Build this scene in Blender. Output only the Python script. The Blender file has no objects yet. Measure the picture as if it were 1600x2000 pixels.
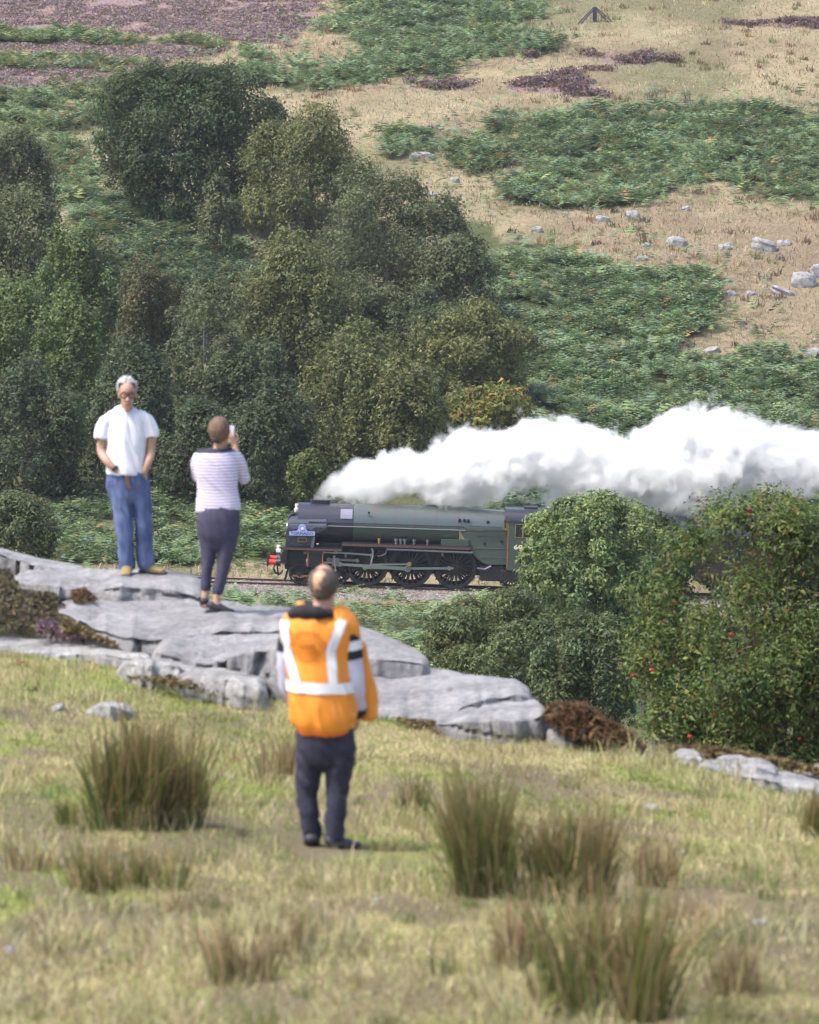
import bpy, bmesh, math, random
import numpy as np
from mathutils import Vector, Matrix

sc = bpy.context.scene
C = sc.collection
R = math.radians
# ------------------------------------------------------------------ camera
F = 8200.0                       # focal length in photo pixels (photo 1600 x 2000)
CAMZ = 30.0
PITCH = math.atan(850 / F)
cd = bpy.data.cameras.new('camera')
cam = bpy.data.objects.new('camera', cd); C.objects.link(cam)
cam.location = (0, 0, CAMZ)
cam.rotation_euler = (math.pi / 2 - PITCH, 0, 0)
cd.sensor_fit = 'HORIZONTAL'; cd.sensor_width = 36
cd.lens = 36 * F / 1600
cd.clip_start = 0.5; cd.clip_end = 6000
cd.dof.use_dof = True; cd.dof.focus_distance = 203; cd.dof.aperture_fstop = cd.lens / 29.0
sc.camera = cam
# ------------------------------------------------------------------ light
SUN_EL, SUN_AZ = 58, 248         # azimuth clockwise from +Y
w = bpy.data.worlds.new('World'); sc.world = w; w.use_nodes = True
nt = w.node_tree; nt.nodes.clear()
sky = nt.nodes.new('ShaderNodeTexSky'); sky.sky_type = 'NISHITA'; sky.sun_disc = False
sky.sun_elevation = R(SUN_EL); sky.sun_rotation = R(SUN_AZ)
sky.air_density = 1.0; sky.dust_density = 3.0; sky.ozone_density = 1.0
bg = nt.nodes.new('ShaderNodeBackground'); bg.inputs['Strength'].default_value = 0.15
wo = nt.nodes.new('ShaderNodeOutputWorld')
nt.links.new(sky.outputs[0], bg.inputs[0]); nt.links.new(bg.outputs[0], wo.inputs[0])
sd = bpy.data.lights.new('sun', 'SUN'); sd.energy = 2.4; sd.angle = R(11); sd.color = (1, 0.95, 0.87)
sun = bpy.data.objects.new('sun', sd); C.objects.link(sun)
sdir = Vector((math.sin(R(SUN_AZ)) * math.cos(R(SUN_EL)), math.cos(R(SUN_AZ)) * math.cos(R(SUN_EL)), math.sin(R(SUN_EL))))
sun.rotation_euler = (-sdir).to_track_quat('-Z', 'Y').to_euler()
sun.location = (0, 0, 100)
sc.view_settings.view_transform = 'Standard'; sc.view_settings.look = 'None'
sc.view_settings.gamma = 1; sc.view_settings.use_curve_mapping = False
sc.view_settings.exposure = 1.08
cy = sc.cycles
cy.max_bounces = 8; cy.diffuse_bounces = 3; cy.glossy_bounces = 3; cy.transmission_bounces = 3
cy.transparent_max_bounces = 8; cy.volume_bounces = 10
cy.use_denoising = True
try:
    cy.denoiser = 'OPENIMAGEDENOISE'; cy.denoising_input_passes = 'RGB_ALBEDO_NORMAL'
except Exception:
    pass
cy.caustics_reflective = False; cy.caustics_refractive = False
cy.sample_clamp_indirect = 6

# ------------------------------------------------------------------ projection helpers
ct, st_ = math.cos(PITCH), math.sin(PITCH)
def wp(px, py, D):
    """world point seen at photo pixel (px,py) standing at distance D"""
    a = (px - 800) / F; b = (1000 - py) / F
    dy = ct + b * st_; dz = -st_ + b * ct
    t = D / dy
    return Vector((a * t, D, CAMZ + dz * t))
def proj(x, y, z):
    z = z - CAMZ
    d = y * ct - z * st_; u = y * st_ + z * ct
    return 800 + F * x / d, 1000 - F * u / d

# ------------------------------------------------------------------ numpy noise
def _h(ix, iy, iz, s):
    n = (ix.astype(np.int64) * 374761393 + iy.astype(np.int64) * 668265263 + iz.astype(np.int64) * 2147483647 + s * 974634777) & 0xffffffff
    n = ((n ^ (n >> 13)) * 1274126177) & 0xffffffff
    n = ((n ^ (n >> 15)) * 2246822519) & 0xffffffff
    return ((n ^ (n >> 16)) & 0xffffff) / float(0xffffff) * 2 - 1
def vn(x, y, z=None, s=0):
    x = np.asarray(x, float); y = np.asarray(y, float); z = np.zeros_like(x) if z is None else np.asarray(z, float)
    ix, iy, iz = np.floor(x), np.floor(y), np.floor(z)
    fx, fy, fz = x - ix, y - iy, z - iz
    fx, fy, fz = [f * f * (3 - 2 * f) for f in (fx, fy, fz)]
    r = 0
    for dx in (0, 1):
        for dy in (0, 1):
            for dz in (0, 1):
                wgt = (fx if dx else 1 - fx) * (fy if dy else 1 - fy) * (fz if dz else 1 - fz)
                r = r + wgt * _h(ix + dx, iy + dy, iz + dz, s)
    return r
def fbm(x, y, z=None, s=0, o=4):
    r = 0; a = 1.0; t = 0
    x = np.asarray(x, float); y = np.asarray(y, float)
    for k in range(o):
        r = r + a * vn(x * 2 ** k + 17.3 * k, y * 2 ** k - 9.1 * k, None if z is None else np.asarray(z) * 2 ** k, s + k)
        t += a; a *= 0.5
    return r / t
def smooth(a, b, x):
    t = np.clip((x - a) / (b - a), 0, 1); return t * t * (3 - 2 * t)
def inpoly(px, py, poly):
    px = np.asarray(px); py = np.asarray(py); r = np.zeros(px.shape, bool)
    n = len(poly); j = n - 1
    for i in range(n):
        xi, yi = poly[i]; xj, yj = poly[j]
        if yi != yj:
            c = ((yi > py) != (yj > py)) & (px < (xj - xi) * (py - yi) / (yj - yi) + xi)
            r ^= c
        j = i
    return r

# ------------------------------------------------------------------ terrain height (relative to the world)
_vD = [38, 45, 60, 80, 100, 130, 150, 170, 185, 196, 203, 208, 215, 230, 250, 275, 300, 350, 380, 450, 600, 900, 1500]
_vz = [-6.4, -8.0, -10.6, -13.8, -17, -21.5, -24.0, -24.5, -24.6, -24.75, -24.75, -24.4, -23.3, -20.6, -17.2, -12, -6.6, 4, 11, 27, 52, 75, 90]
RSL = 0.033                      # fall of the railway towards the right
def zt(x, D, noise=True):
    x = np.asarray(x, float); D = np.asarray(D, float)
    s = np.clip(0.0075 * (D - 18), 0, 0.13)
    xm = np.clip(x, -9, 9)
    zm = -(2.5 + 0.085 * D) - s * xm
    zm = zm + 0.55 * np.exp(-((x + 4.3) / 1.0) ** 2 - ((D - 38.3) / 1.0) ** 2)
    zm = zm + 0.17 * np.exp(-((D - 34.4 + .6 * (x + 1.3)) / 1.5) ** 2) * smooth(-5.2, -3.6, x) * (1 - smooth(2.0, 3.2, x))
    if noise:
        zm = zm + 0.05 * fbm(x / 1.3, D / 1.6, s=3, o=4) + 0.02 * fbm(x / .25, D / .4, s=8, o=2)
    db = np.clip(38.6 - 0.95 * x, 33.2, 41.5)
    sb = np.clip(0.0075 * (db - 18), 0, 0.13)
    zb = -(2.5 + 0.085 * db) - sb * xm
    zfall = zb - 0.38 * (D - db) - 0.05
    zv = np.interp(D, _vD, _vz) - np.where(D > 60, RSL * np.clip(x, -60, 60) * smooth(60, 150, D) * (1 - smooth(230, 300, D)), 0)
    if noise:
        far = smooth(206, 240, D)
        zv = zv + far * (0.55 * fbm(x / 14, D / 14, s=21, o=3) + 0.14 * fbm(x / 2.2, D / 2.6, s=25, o=3))
        zv = zv + smooth(45, 60, D) * (1 - smooth(170, 190, D)) * 0.3 * fbm(x / 5, D / 5, s=31, o=2)
    z = np.where(D <= db, zm, np.maximum(zfall, zv))
    return z + CAMZ
def ztf(x, D): return float(zt(np.array([x]), np.array([D]))[0])
def ground_at(px, py, lo=15, hi=450):
    """first point of the terrain seen at this photo pixel"""
    D = np.concatenate([np.arange(lo, 60, .1), np.arange(60, hi, .25)])
    D = D[D >= lo]
    a = (px - 800) / F; b = (1000 - py) / F
    dy = ct + b * st_; dz = -st_ + b * ct
    t = D / dy
    x = a * t; z = CAMZ + dz * t
    g = zt(x, D)
    k = np.argmax(z <= g)
    return Vector((x[k], D[k], g[k]))

# ------------------------------------------------------------------ object helpers
def link(name, me, mat=None, parent=None, loc=None):
    o = bpy.data.objects.new(name, me); C.objects.link(o)
    if mat is not None and me is not None and not me.materials: me.materials.append(mat)
    if parent is not None: o.parent = parent
    if loc is not None: o.location = loc
    return o
def tag(o, label=None, cat=None, group=None, kind=None):
    if label: o['label'] = label
    if cat: o['category'] = cat
    if group: o['group'] = group
    if kind: o['kind'] = kind
    return o
def empty(name, loc=(0, 0, 0), label=None, cat=None, group=None):
    o = bpy.data.objects.new(name, None); C.objects.link(o); o.location = loc; o.empty_display_size = .2
    return tag(o, label, cat, group)
def npmesh(name, V, Fc, col=None, smooth_=False):
    me = bpy.data.meshes.new(name)
    V = np.asarray(V, np.float32).reshape(-1, 3); Fc = np.asarray(Fc, np.int32)
    n, k = Fc.shape
    me.vertices.add(len(V)); me.vertices.foreach_set('co', V.ravel())
    me.loops.add(n * k); me.loops.foreach_set('vertex_index', Fc.ravel())
    me.polygons.add(n)
    me.polygons.foreach_set('loop_start', np.arange(0, n * k, k, dtype=np.int32))
    me.update(calc_edges=True)
    if smooth_: me.polygons.foreach_set('use_smooth', np.ones(n, bool))
    if col is not None:
        a = me.color_attributes.new('col', 'FLOAT_COLOR', 'POINT')
        c = np.ones((len(V), 4), np.float32); c[:, :3] = col
        a.data.foreach_set('color', c.ravel())
    return me
class MB:
    """collects shapes into one mesh"""
    def __init__(s): s.v = []; s.f = []
    def add(s, vs, fs):
        o = len(s.v); s.v += [tuple(v) for v in vs]; s.f += [tuple(i + o for i in f) for f in fs]
    def box(s, x0, x1, y0, y1, z0, z1):
        s.add([(x0, y0, z0), (x1, y0, z0), (x1, y1, z0), (x0, y1, z0), (x0, y0, z1), (x1, y0, z1), (x1, y1, z1), (x0, y1, z1)],
              [(0, 3, 2, 1), (4, 5, 6, 7), (0, 1, 5, 4), (1, 2, 6, 5), (2, 3, 7, 6), (3, 0, 4, 7)])
        return s
    def prism(s, pts, y0, y1, bev=0):
        """pts (x,z) outline extruded along y"""
        n = len(pts)
        s.add([(p[0], y0, p[1]) for p in pts] + [(p[0], y1, p[1]) for p in pts],
              [tuple(range(n)), tuple(range(2 * n - 1, n - 1, -1))] + [(i, i + n, (i + 1) % n + n, (i + 1) % n) for i in range(n)])
        return s
    def cyl(s, p0, p1, r0, r1=None, n=16, caps=True):
        r1 = r0 if r1 is None else r1
        p0, p1 = Vector(p0), Vector(p1); d = (p1 - p0).normalized()
        u = d.orthogonal().normalized(); w_ = d.cross(u)
        vs = []
        for p, r in ((p0, r0), (p1, r1)):
            vs += [p + (u * math.cos(2 * math.pi * i / n) + w_ * math.sin(2 * math.pi * i / n)) * r for i in range(n)]
        fs = [(i, (i + 1) % n, (i + 1) % n + n, i + n) for i in range(n)]
        if caps: fs += [tuple(range(n - 1, -1, -1)), tuple(range(n, 2 * n))]
        s.add(vs, fs); return s
    def tube(s, pts, r, n=8):
        pts = [Vector(p) for p in pts]
        rs = r if isinstance(r, (list, tuple)) else [r] * len(pts)
        u = None; rings = []
        for i, p in enumerate(pts):
            d = (pts[min(i + 1, len(pts) - 1)] - pts[max(i - 1, 0)]).normalized()
            u = d.orthogonal().normalized() if u is None else (u - d * u.dot(d)).normalized()
            w_ = d.cross(u)
            rings.append([p + (u * math.cos(2 * math.pi * k / n) + w_ * math.sin(2 * math.pi * k / n)) * rs[i] for k in range(n)])
        vs = [v for rg in rings for v in rg]; fs = []
        for i in range(len(pts) - 1):
            fs += [(i * n + k, i * n + (k + 1) % n, (i + 1) * n + (k + 1) % n, (i + 1) * n + k) for k in range(n)]
        fs += [tuple(range(n - 1, -1, -1)), tuple((len(pts) - 1) * n + k for k in range(n))]
        s.add(vs, fs); return s
    def ring(s, c, axis, ro, ri, t, n=32):
        c = Vector(c); d = Vector(axis).normalized(); u = d.orthogonal().normalized(); w_ = d.cross(u)
        vs = []
        for i in range(n):
            e = u * math.cos(2 * math.pi * i / n) + w_ * math.sin(2 * math.pi * i / n)
            vs += [c + e * ro - d * t / 2, c + e * ro + d * t / 2, c + e * ri + d * t / 2, c + e * ri - d * t / 2]
        fs = []
        for i in range(n):
            j = (i + 1) % n
            fs += [(4 * i + k, 4 * j + k, 4 * j + (k + 1) % 4, 4 * i + (k + 1) % 4) for k in range(4)]
        s.add(vs, fs); return s
    def lathe(s, prof, c, axis='x', n=32, a0=0, a1=2 * math.pi, sc_=(1, 1)):
        """prof: (t, r) along the axis"""
        full = abs(a1 - a0 - 2 * math.pi) < 1e-6
        m = n if full else n + 1
        vs = []
        for t, r in prof:
            for i in range(m):
                a = a0 + (a1 - a0) * i / n
                p, q = r * math.cos(a) * sc_[0], r * math.sin(a) * sc_[1]
                vs.append((c[0] + t, c[1] + p, c[2] + q) if axis == 'x' else (c[0] + p, c[1] + t, c[2] + q) if axis == 'y' else (c[0] + p, c[1] + q, c[2] + t))
        fs = []
        for k in range(len(prof) - 1):
            for i in range(n):
                j = (i + 1) % m
                fs.append((k * m + i, k * m + j, (k + 1) * m + j, (k + 1) * m + i))
        s.add(vs, fs); return s
    def mesh(s, name, smooth_=None):
        me = bpy.data.meshes.new(name); me.from_pydata(s.v, [], s.f); me.update()
        bm = bmesh.new(); bm.from_mesh(me); bmesh.ops.recalc_face_normals(bm, faces=bm.faces)
        if smooth_:
            for f in bm.faces: f.smooth = True
            for e in bm.edges:
                if len(e.link_faces) == 2 and e.calc_face_angle(0) > R(smooth_): e.smooth = False
        bm.to_mesh(me); bm.free(); return me
    def build(s, name, mat, parent=None, smooth_=None, bevel=0):
        o = link(name, s.mesh(name, smooth_), mat, parent)
        if bevel:
            b = o.modifiers.new('bevel', 'BEVEL'); b.width = bevel; b.segments = 2; b.limit_method = 'ANGLE'
        return o

# ------------------------------------------------------------------ materials
def mat(name):
    m = bpy.data.materials.new(name); m.use_nodes = True
    n = m.node_tree; n.nodes.clear()
    return m, n, n.nodes.new, n.links.new
def simple(name, col, rough=.6, metal=0, var=.12, scale=6, bump=0, coat=0, spec=.5):
    m, n, N, L = mat(name)
    out = N('ShaderNodeOutputMaterial'); b = N('ShaderNodeBsdfPrincipled')
    tc = N('ShaderNodeTexCoord'); nz = N('ShaderNodeTexNoise'); nz.inputs['Scale'].default_value = scale; nz.inputs['Detail'].default_value = 5
    L(tc.outputs['Object'], nz.inputs['Vector'])
    mx = N('ShaderNodeMix'); mx.data_type = 'RGBA'
    mx.inputs[6].default_value = (*[max(0, c * (1 - var)) for c in col], 1); mx.inputs[7].default_value = (*[min(1, c * (1 + var)) for c in col], 1)
    mr = N('ShaderNodeMapRange'); mr.inputs[1].default_value = .3; mr.inputs[2].default_value = .7
    L(nz.outputs['Fac'], mr.inputs[0]); L(mr.outputs[0], mx.inputs[0]); L(mx.outputs[2], b.inputs['Base Color'])
    b.inputs['Roughness'].default_value = rough; b.inputs['Metallic'].default_value = metal
    b.inputs['Specular IOR Level'].default_value = spec
    if coat: b.inputs['Coat Weight'].default_value = coat; b.inputs['Coat Roughness'].default_value = .08
    if bump:
        bp = N('ShaderNodeBump'); bp.inputs['Strength'].default_value = bump; bp.inputs['Distance'].default_value = .01
        L(nz.outputs['Fac'], bp.inputs['Height']); L(bp.outputs[0], b.inputs['Normal'])
    L(b.outputs[0], out.inputs[0])
    return m
def leafmat(name, trans=.3, rough=.55, tint=(1, 1, 1), spec=.25):
    m, n, N, L = mat(name)
    out = N('ShaderNodeOutputMaterial'); b = N('ShaderNodeBsdfPrincipled'); a = N('ShaderNodeAttribute'); a.attribute_name = 'col'
    hs = N('ShaderNodeMix'); hs.data_type = 'RGBA'; hs.blend_type = 'MULTIPLY'; hs.inputs[0].default_value = 1; hs.inputs[7].default_value = (*tint, 1)
    L(a.outputs['Color'], hs.inputs[6])
    tr = N('ShaderNodeBsdfTranslucent'); ms = N('ShaderNodeMixShader'); ms.inputs[0].default_value = trans
    L(hs.outputs[2], b.inputs['Base Color']); L(hs.outputs[2], tr.inputs['Color'])
    b.inputs['Roughness'].default_value = rough; b.inputs['Specular IOR Level'].default_value = spec
    L(b.outputs[0], ms.inputs[1]); L(tr.outputs[0], ms.inputs[2]); L(ms.outputs[0], out.inputs[0])
    return m
M = {}
M['leaf'] = leafmat('leaf', .38); M['frond'] = leafmat('frond', .25); M['blade'] = leafmat('blade', .35, .6)
M['bark'] = simple('bark', (.10, .085, .07), .9, scale=14, var=.4, bump=.6)
M['pale_bark'] = simple('pale_bark', (.26, .25, .23), .85, scale=9, var=.45, bump=.5)

def rockmat(name, c0, c1, lichen=(.5, .5, .48), sc_=1.0):
    m, n, N, L = mat(name)
    out = N('ShaderNodeOutputMaterial'); b = N('ShaderNodeBsdfPrincipled'); tc = N('ShaderNodeTexCoord')
    def noise(s, d=6, ro=.6):
        z = N('ShaderNodeTexNoise'); z.inputs['Scale'].default_value = s * sc_; z.inputs['Detail'].default_value = d; z.inputs['Roughness'].default_value = ro
        L(tc.outputs['Object'], z.inputs['Vector']); return z
    def ramp(src, a, c, e0=(0, 0, 0, 1), e1=(1, 1, 1, 1)):
        r = N('ShaderNodeValToRGB'); r.color_ramp.elements[0].position = a; r.color_ramp.elements[1].position = c
        r.color_ramp.elements[0].color = e0; r.color_ramp.elements[1].color = e1; L(src, r.inputs[0]); return r
    n1 = noise(1.7); n2 = noise(14, 10, .78); n3 = noise(5.5, 9, .8)
    base = ramp(n1.outputs['Fac'], .35, .68, (*c0, 1), (*c1, 1))
    mx = N('ShaderNodeMix'); mx.data_type = 'RGBA'; mx.blend_type = 'MULTIPLY'; mx.inputs[0].default_value = .8
    sp = ramp(n2.outputs['Fac'], .3, .62, (.36, .35, .34, 1), (1.12, 1.12, 1.12, 1))
    L(base.outputs[0], mx.inputs[6]); L(sp.outputs[0], mx.inputs[7])
    m2 = N('ShaderNodeMix'); m2.data_type = 'RGBA'; m2.inputs[7].default_value = (*lichen, 1)
    lr = ramp(n3.outputs['Fac'], .56, .63, (0, 0, 0, 1), (.75, .75, .75, 1)); L(lr.outputs[0], m2.inputs[0]); L(mx.outputs[2], m2.inputs[6])
    L(m2.outputs[2], b.inputs['Base Color']); b.inputs['Roughness'].default_value = .9; b.inputs['Specular IOR Level'].default_value = .2
    bp = N('ShaderNodeBump'); bp.inputs['Strength'].default_value = .9; bp.inputs['Distance'].default_value = .05 / sc_
    L(n2.outputs['Fac'], bp.inputs['Height']); L(bp.outputs[0], b.inputs['Normal']); L(b.outputs[0], out.inputs[0])
    return m
M['slab'] = rockmat('gritstone', (.27, .262, .27), (.45, .44, .45), (.50, .49, .475))
M['pale_slab'] = rockmat('pale_gritstone', (.30, .29, .29), (.52, .51, .50), (.66, .65, .62))
M['hill_rock'] = rockmat('hill_stone', (.24, .235, .24), (.42, .41, .42), (.55, .54, .53), 2.0)

def groundmat(name, near):
    """dry moorland; colour attribute col: r heather, g green cover, b bare or peaty"""
    m, n, N, L = mat(name)
    out = N('ShaderNodeOutputMaterial'); b = N('ShaderNodeBsdfPrincipled'); tc = N('ShaderNodeTexCoord')
    at = N('ShaderNodeAttribute'); at.attribute_name = 'col'; sep = N('ShaderNodeSeparateColor'); L(at.outputs['Color'], sep.inputs[0])
    def noise(s, d=5, ro=.6):
        mp = N('ShaderNodeMapping'); mp.inputs['Scale'].default_value = (s, s * .8, s)
        z = N('ShaderNodeTexNoise'); z.inputs['Scale'].default_value = 1; z.inputs['Detail'].default_value = d; z.inputs['Roughness'].default_value = ro
        L(tc.outputs['Object'], mp.inputs[0]); L(mp.outputs[0], z.inputs['Vector']); return z
    def mr(src, a, c):
        r = N('ShaderNodeMapRange'); r.inputs[1].default_value = a; r.inputs[2].default_value = c; L(src, r.inputs[0]); return r.outputs[0]
    def mix(f, a, c):
        x = N('ShaderNodeMix'); x.data_type = 'RGBA'
        if isinstance(f, float): x.inputs[0].default_value = f
        else: L(f, x.inputs[0])
        for i, q in ((6, a), (7, c)):
            if isinstance(q, tuple): x.inputs[i].default_value = (*q, 1)
            else: L(q, x.inputs[i])
        return x.outputs[2]
    k = 3.2 if near else .5
    na, nb, nc = noise(k * .35), noise(k * 1.6, 6, .7), noise(k * 9, 6, .75)
    if near:
        straw, tan, grn, peat = (.39, .34, .18), (.28, .235, .125), (.19, .225, .065), (.18, .145, .10)
    else:
        straw, tan, grn, peat = (.37, .305, .195), (.265, .205, .135), (.19, .195, .095), (.25, .185, .13)
    c = mix(mr(na.outputs['Fac'], .36, .62), tan, straw)
    c = mix(mr(nb.outputs['Fac'], .50, .68), c, grn)
    if not near:
        nd = noise(.13, 4); c = mix(mr(nd.outputs['Fac'], .52, .72), c, (.30, .27, .17)); c = mix(mr(noise(1.3, 6, .8).outputs['Fac'], .60, .75), c, (.19, .14, .09))
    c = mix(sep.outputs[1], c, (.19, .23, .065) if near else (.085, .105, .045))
    hc = mix(mr(nb.outputs['Fac'], .38, .62), (.25, .16, .145), (.29, .22, .235))
    c = mix(sep.outputs[0], c, hc)
    c = mix(sep.outputs[2], c, peat)
    sp = mix(mr(nc.outputs['Fac'], .3, .7), (.62, .6, .58), (1.25, 1.25, 1.25))
    x = N('ShaderNodeMix'); x.data_type = 'RGBA'; x.blend_type = 'MULTIPLY'; x.inputs[0].default_value = 1
    L(c, x.inputs[6]); L(sp, x.inputs[7]); L(x.outputs[2], b.inputs['Base Color'])
    b.inputs['Roughness'].default_value = 1; b.inputs['Specular IOR Level'].default_value = .05
    bp = N('ShaderNodeBump'); bp.inputs['Strength'].default_value = .8; bp.inputs['Distance'].default_value = .03 if near else .25
    L(nc.outputs['Fac'], bp.inputs['Height']); L(bp.outputs[0], b.inputs['Normal']); L(b.outputs[0], out.inputs[0])
    return m
M['meadow'] = groundmat('meadow_turf', True); M['hill'] = groundmat('moor_grass', False)
# ------------------------------------------------------------------ ground
BRACK = {   # outlines of the bracken beds, photo pixels
 'top': [(620, 40), (720, -40), (1060, -40), (1075, 22), (960, 58), (1110, 88), (950, 112), (860, 150), (700, 162), (655, 130), (740, 90), (620, 60)],
 'band': [(470, 108), (560, 140), (720, 128), (800, 120), (760, 160), (640, 172), (560, 178), (500, 150)],
 'mid': [(880, 300), (960, 240), (1100, 232), (1500, 215), (1680, 218), (1680, 400), (1480, 392), (1400, 352), (1250, 400), (1100, 408), (980, 390), (1000, 345), (1080, 315), (1000, 320), (920, 342), (860, 315)],
 'slope': [(880, 425), (980, 468), (1150, 490), (1195, 545), (1330, 515), (1420, 540), (1400, 560), (1385, 640), (1290, 695), (1470, 690), (1600, 722), (1690, 745), (1690, 1040), (940, 1040), (1050, 800), (1000, 640), (950, 560), (870, 450)],
 'gully': [(140, 400), (200, 390), (400, 440), (485, 480), (470, 560), (230, 570), (220, 480), (150, 440)],
 'upper': [(-60, 185), (220, 172), (205, 232), (110, 262), (190, 305), (205, 392), (110, 405), (90, 300), (-60, 232)],
 'small': [(735, 268), (850, 270), (850, 305), (740, 312)],
 'verge': [(100, 985), (560, 985), (560, 1100), (430, 1104), (100, 1104)],
 'streak': [(-60, 118), (120, 110), (300, 124), (260, 142), (-60, 134)],
 'strip': [(-60, 62), (200, 66), (430, 84), (440, 100), (250, 92), (-60, 84)],
}
FRONT = [(-160, 1146), (380, 1162), (560, 1158), (860, 1160), (1250, 1176), (1690, 1190), (2050, 1204), (2050, 1420), (-160, 1420)]
HEATHER = [[(-60, -60), (640, -60), (600, 62), (560, 98), (300, 60), (-60, 62)], [(-60, 84), (250, 92), (440, 100), (330, 112), (240, 172), (-60, 186)]]
HPATCH = [[(800, 172), (850, 152), (940, 160), (905, 172)], [(985, 178), (1040, 158), (1110, 142), (1190, 172), (1200, 186), (1090, 182)],
          [(1130, 135), (1190, 128), (1190, 140)], [(1120, 102), (1270, 108), (1330, 125), (1180, 118)], [(1400, 45), (1600, 40), (1620, 56), (1450, 52)], [(1030, 98), (1055, 100), (1050, 110), (1030, 108)], [(830, 246), (865, 246), (862, 258), (832, 256)]]
GREENP = [[(1290, 60), (1420, 62), (1440, 85), (1330, 90)], [(1200, 95), (1330, 130), (1240, 165), (1190, 130)]]
BAREP = [[(980, 440), (1700, 400), (1700, 720), (1480, 690), (1400, 640), (1430, 540), (1200, 540), (1150, 480)]]
def grid(name, Ds, us, m, far):
    D, U = np.meshgrid(np.array(Ds), np.array(us), indexing='ij')
    X = U * 0.0976 * D; Z = zt(X, D)
    px, py = proj(X, D, Z)
    col = np.zeros((D.size, 3), np.float32)
    if far:
        jx = px + 38 * fbm(X / 3.5, D / 3.5, s=41, o=3); jy = py + 18 * fbm(X / 3.5, D / 3.5, s=47, o=3)
        r = np.zeros(D.shape); g = np.zeros(D.shape); b = np.zeros(D.shape)
        for p in HEATHER + HPATCH: r = np.maximum(r, inpoly(jx, jy, p) * .95)
        for p in BRACK.values(): g = np.maximum(g, inpoly(jx, jy, p) * .9)
        g = np.maximum(g, .5 * smooth(.05, .4, fbm(X / 11, D / 15, s=91, o=3)))
        for p in GREENP: g = np.maximum(g, inpoly(jx, jy, p) * .35)
        for p in BAREP: b = np.maximum(b, inpoly(jx, jy, p) * .5)
        g = np.where(D < 196, .85, g)
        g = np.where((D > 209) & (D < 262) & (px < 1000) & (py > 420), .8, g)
        r *= (1 - g)
        col[:] = np.stack([r.ravel(), g.ravel(), b.ravel()], 1)
    else:
        g = smooth(.05, .5, fbm(X / .9, D / 1.3, s=51, o=3)) * .75
        b = np.maximum(smooth(.0, .4, fbm(X / .7 + 5, D / 1.1, s=57, o=3)) * .8, smooth(.12, .3, -fbm(X / .8 + 9, D / 1.4, s=66, o=3)) * .9)
        # worn path running past the man's feet
        yc = 1655 + (px - 640) * .13
        b = np.maximum(b, .75 * np.exp(-((py - yc) / 30) ** 2) * (px > 560) * smooth(-.6, .2, fbm(X / .5, D / .5, s=59, o=3)))
        col[:] = np.stack([0 * g.ravel(), g.ravel(), b.ravel()], 1)
    n0, n1 = D.shape
    i = np.arange(n0 * n1).reshape(n0, n1)
    Fc = np.stack([i[:-1, :-1], i[:-1, 1:], i[1:, 1:], i[1:, :-1]], -1).reshape(-1, 4)
    me = npmesh(name, np.stack([X, D, Z], -1), Fc, col, True)
    return tag(link(name, me, m), kind='structure')
us = np.concatenate([np.linspace(-9, -1.5, 14)[:-1], np.linspace(-1.5, 1.5, 190), np.linspace(1.5, 9, 14)[1:]])
grid('meadow', np.concatenate([np.linspace(2, 15, 20)[:-1], np.arange(15, 44, .16), np.arange(44, 60.1, 2)]), us, M['meadow'], False)
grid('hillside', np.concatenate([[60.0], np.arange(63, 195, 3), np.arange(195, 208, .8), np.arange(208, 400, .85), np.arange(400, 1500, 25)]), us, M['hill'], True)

# ------------------------------------------------------------------ scattered plants
def rnd(seed): return np.random.default_rng(seed)
def basis(nrm, rng):
    nrm = nrm / np.maximum(np.linalg.norm(nrm, axis=1, keepdims=True), 1e-6)
    t = rng.normal(size=nrm.shape); u = np.cross(nrm, t); u /= np.maximum(np.linalg.norm(u, axis=1, keepdims=True), 1e-6)
    return u, np.cross(nrm, u)
def leaf_quads(P, Nn, ln, wd, rng, droop=0):
    """one rhombic, slightly folded leaf per point"""
    u, v = basis(Nn, rng)
    n = len(P); k = rng.uniform(.7, 1.3, (n, 1))
    a = u * ln * k / 2; b = v * wd * k / 2
    d = np.zeros((n, 3)); d[:, 2] = -droop * ln
    nn = np.cross(u, v) * (wd * .35)
    V = np.stack([P - a, P + b - a * .1 + nn, P + a + d, P - b - a * .1 + nn], 1)
    i = np.arange(n)[:, None] * 4
    return V.reshape(-1, 3), np.concatenate([i, i + 1, i + 2, i + 3], 1)
def poly_points(poly, n, rng, lo, hi, jit=1.0):
    """points of the terrain inside an outline"""
    out = []; got = 0
    xs = [p[0] for p in poly]
    for _ in range(60):
        m = n * 3
        D = np.sqrt(rng.uniform(lo ** 2, hi ** 2, m)); X = (rng.uniform(min(xs), max(xs), m) - 800) / F * D
        Z = zt(X, D); px, py = proj(X, D, Z)
        jx = px + jit * 38 * fbm(X / 3.5, D / 3.5, s=41, o=3); jy = py + jit * 18 * fbm(X / 3.5, D / 3.5, s=47, o=3)
        k = inpoly(jx, jy, poly)
        out.append(np.stack([X, D, Z], 1)[k]); got += k.sum()
        if got >= n: break
    return np.concatenate(out)[:n]
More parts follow.
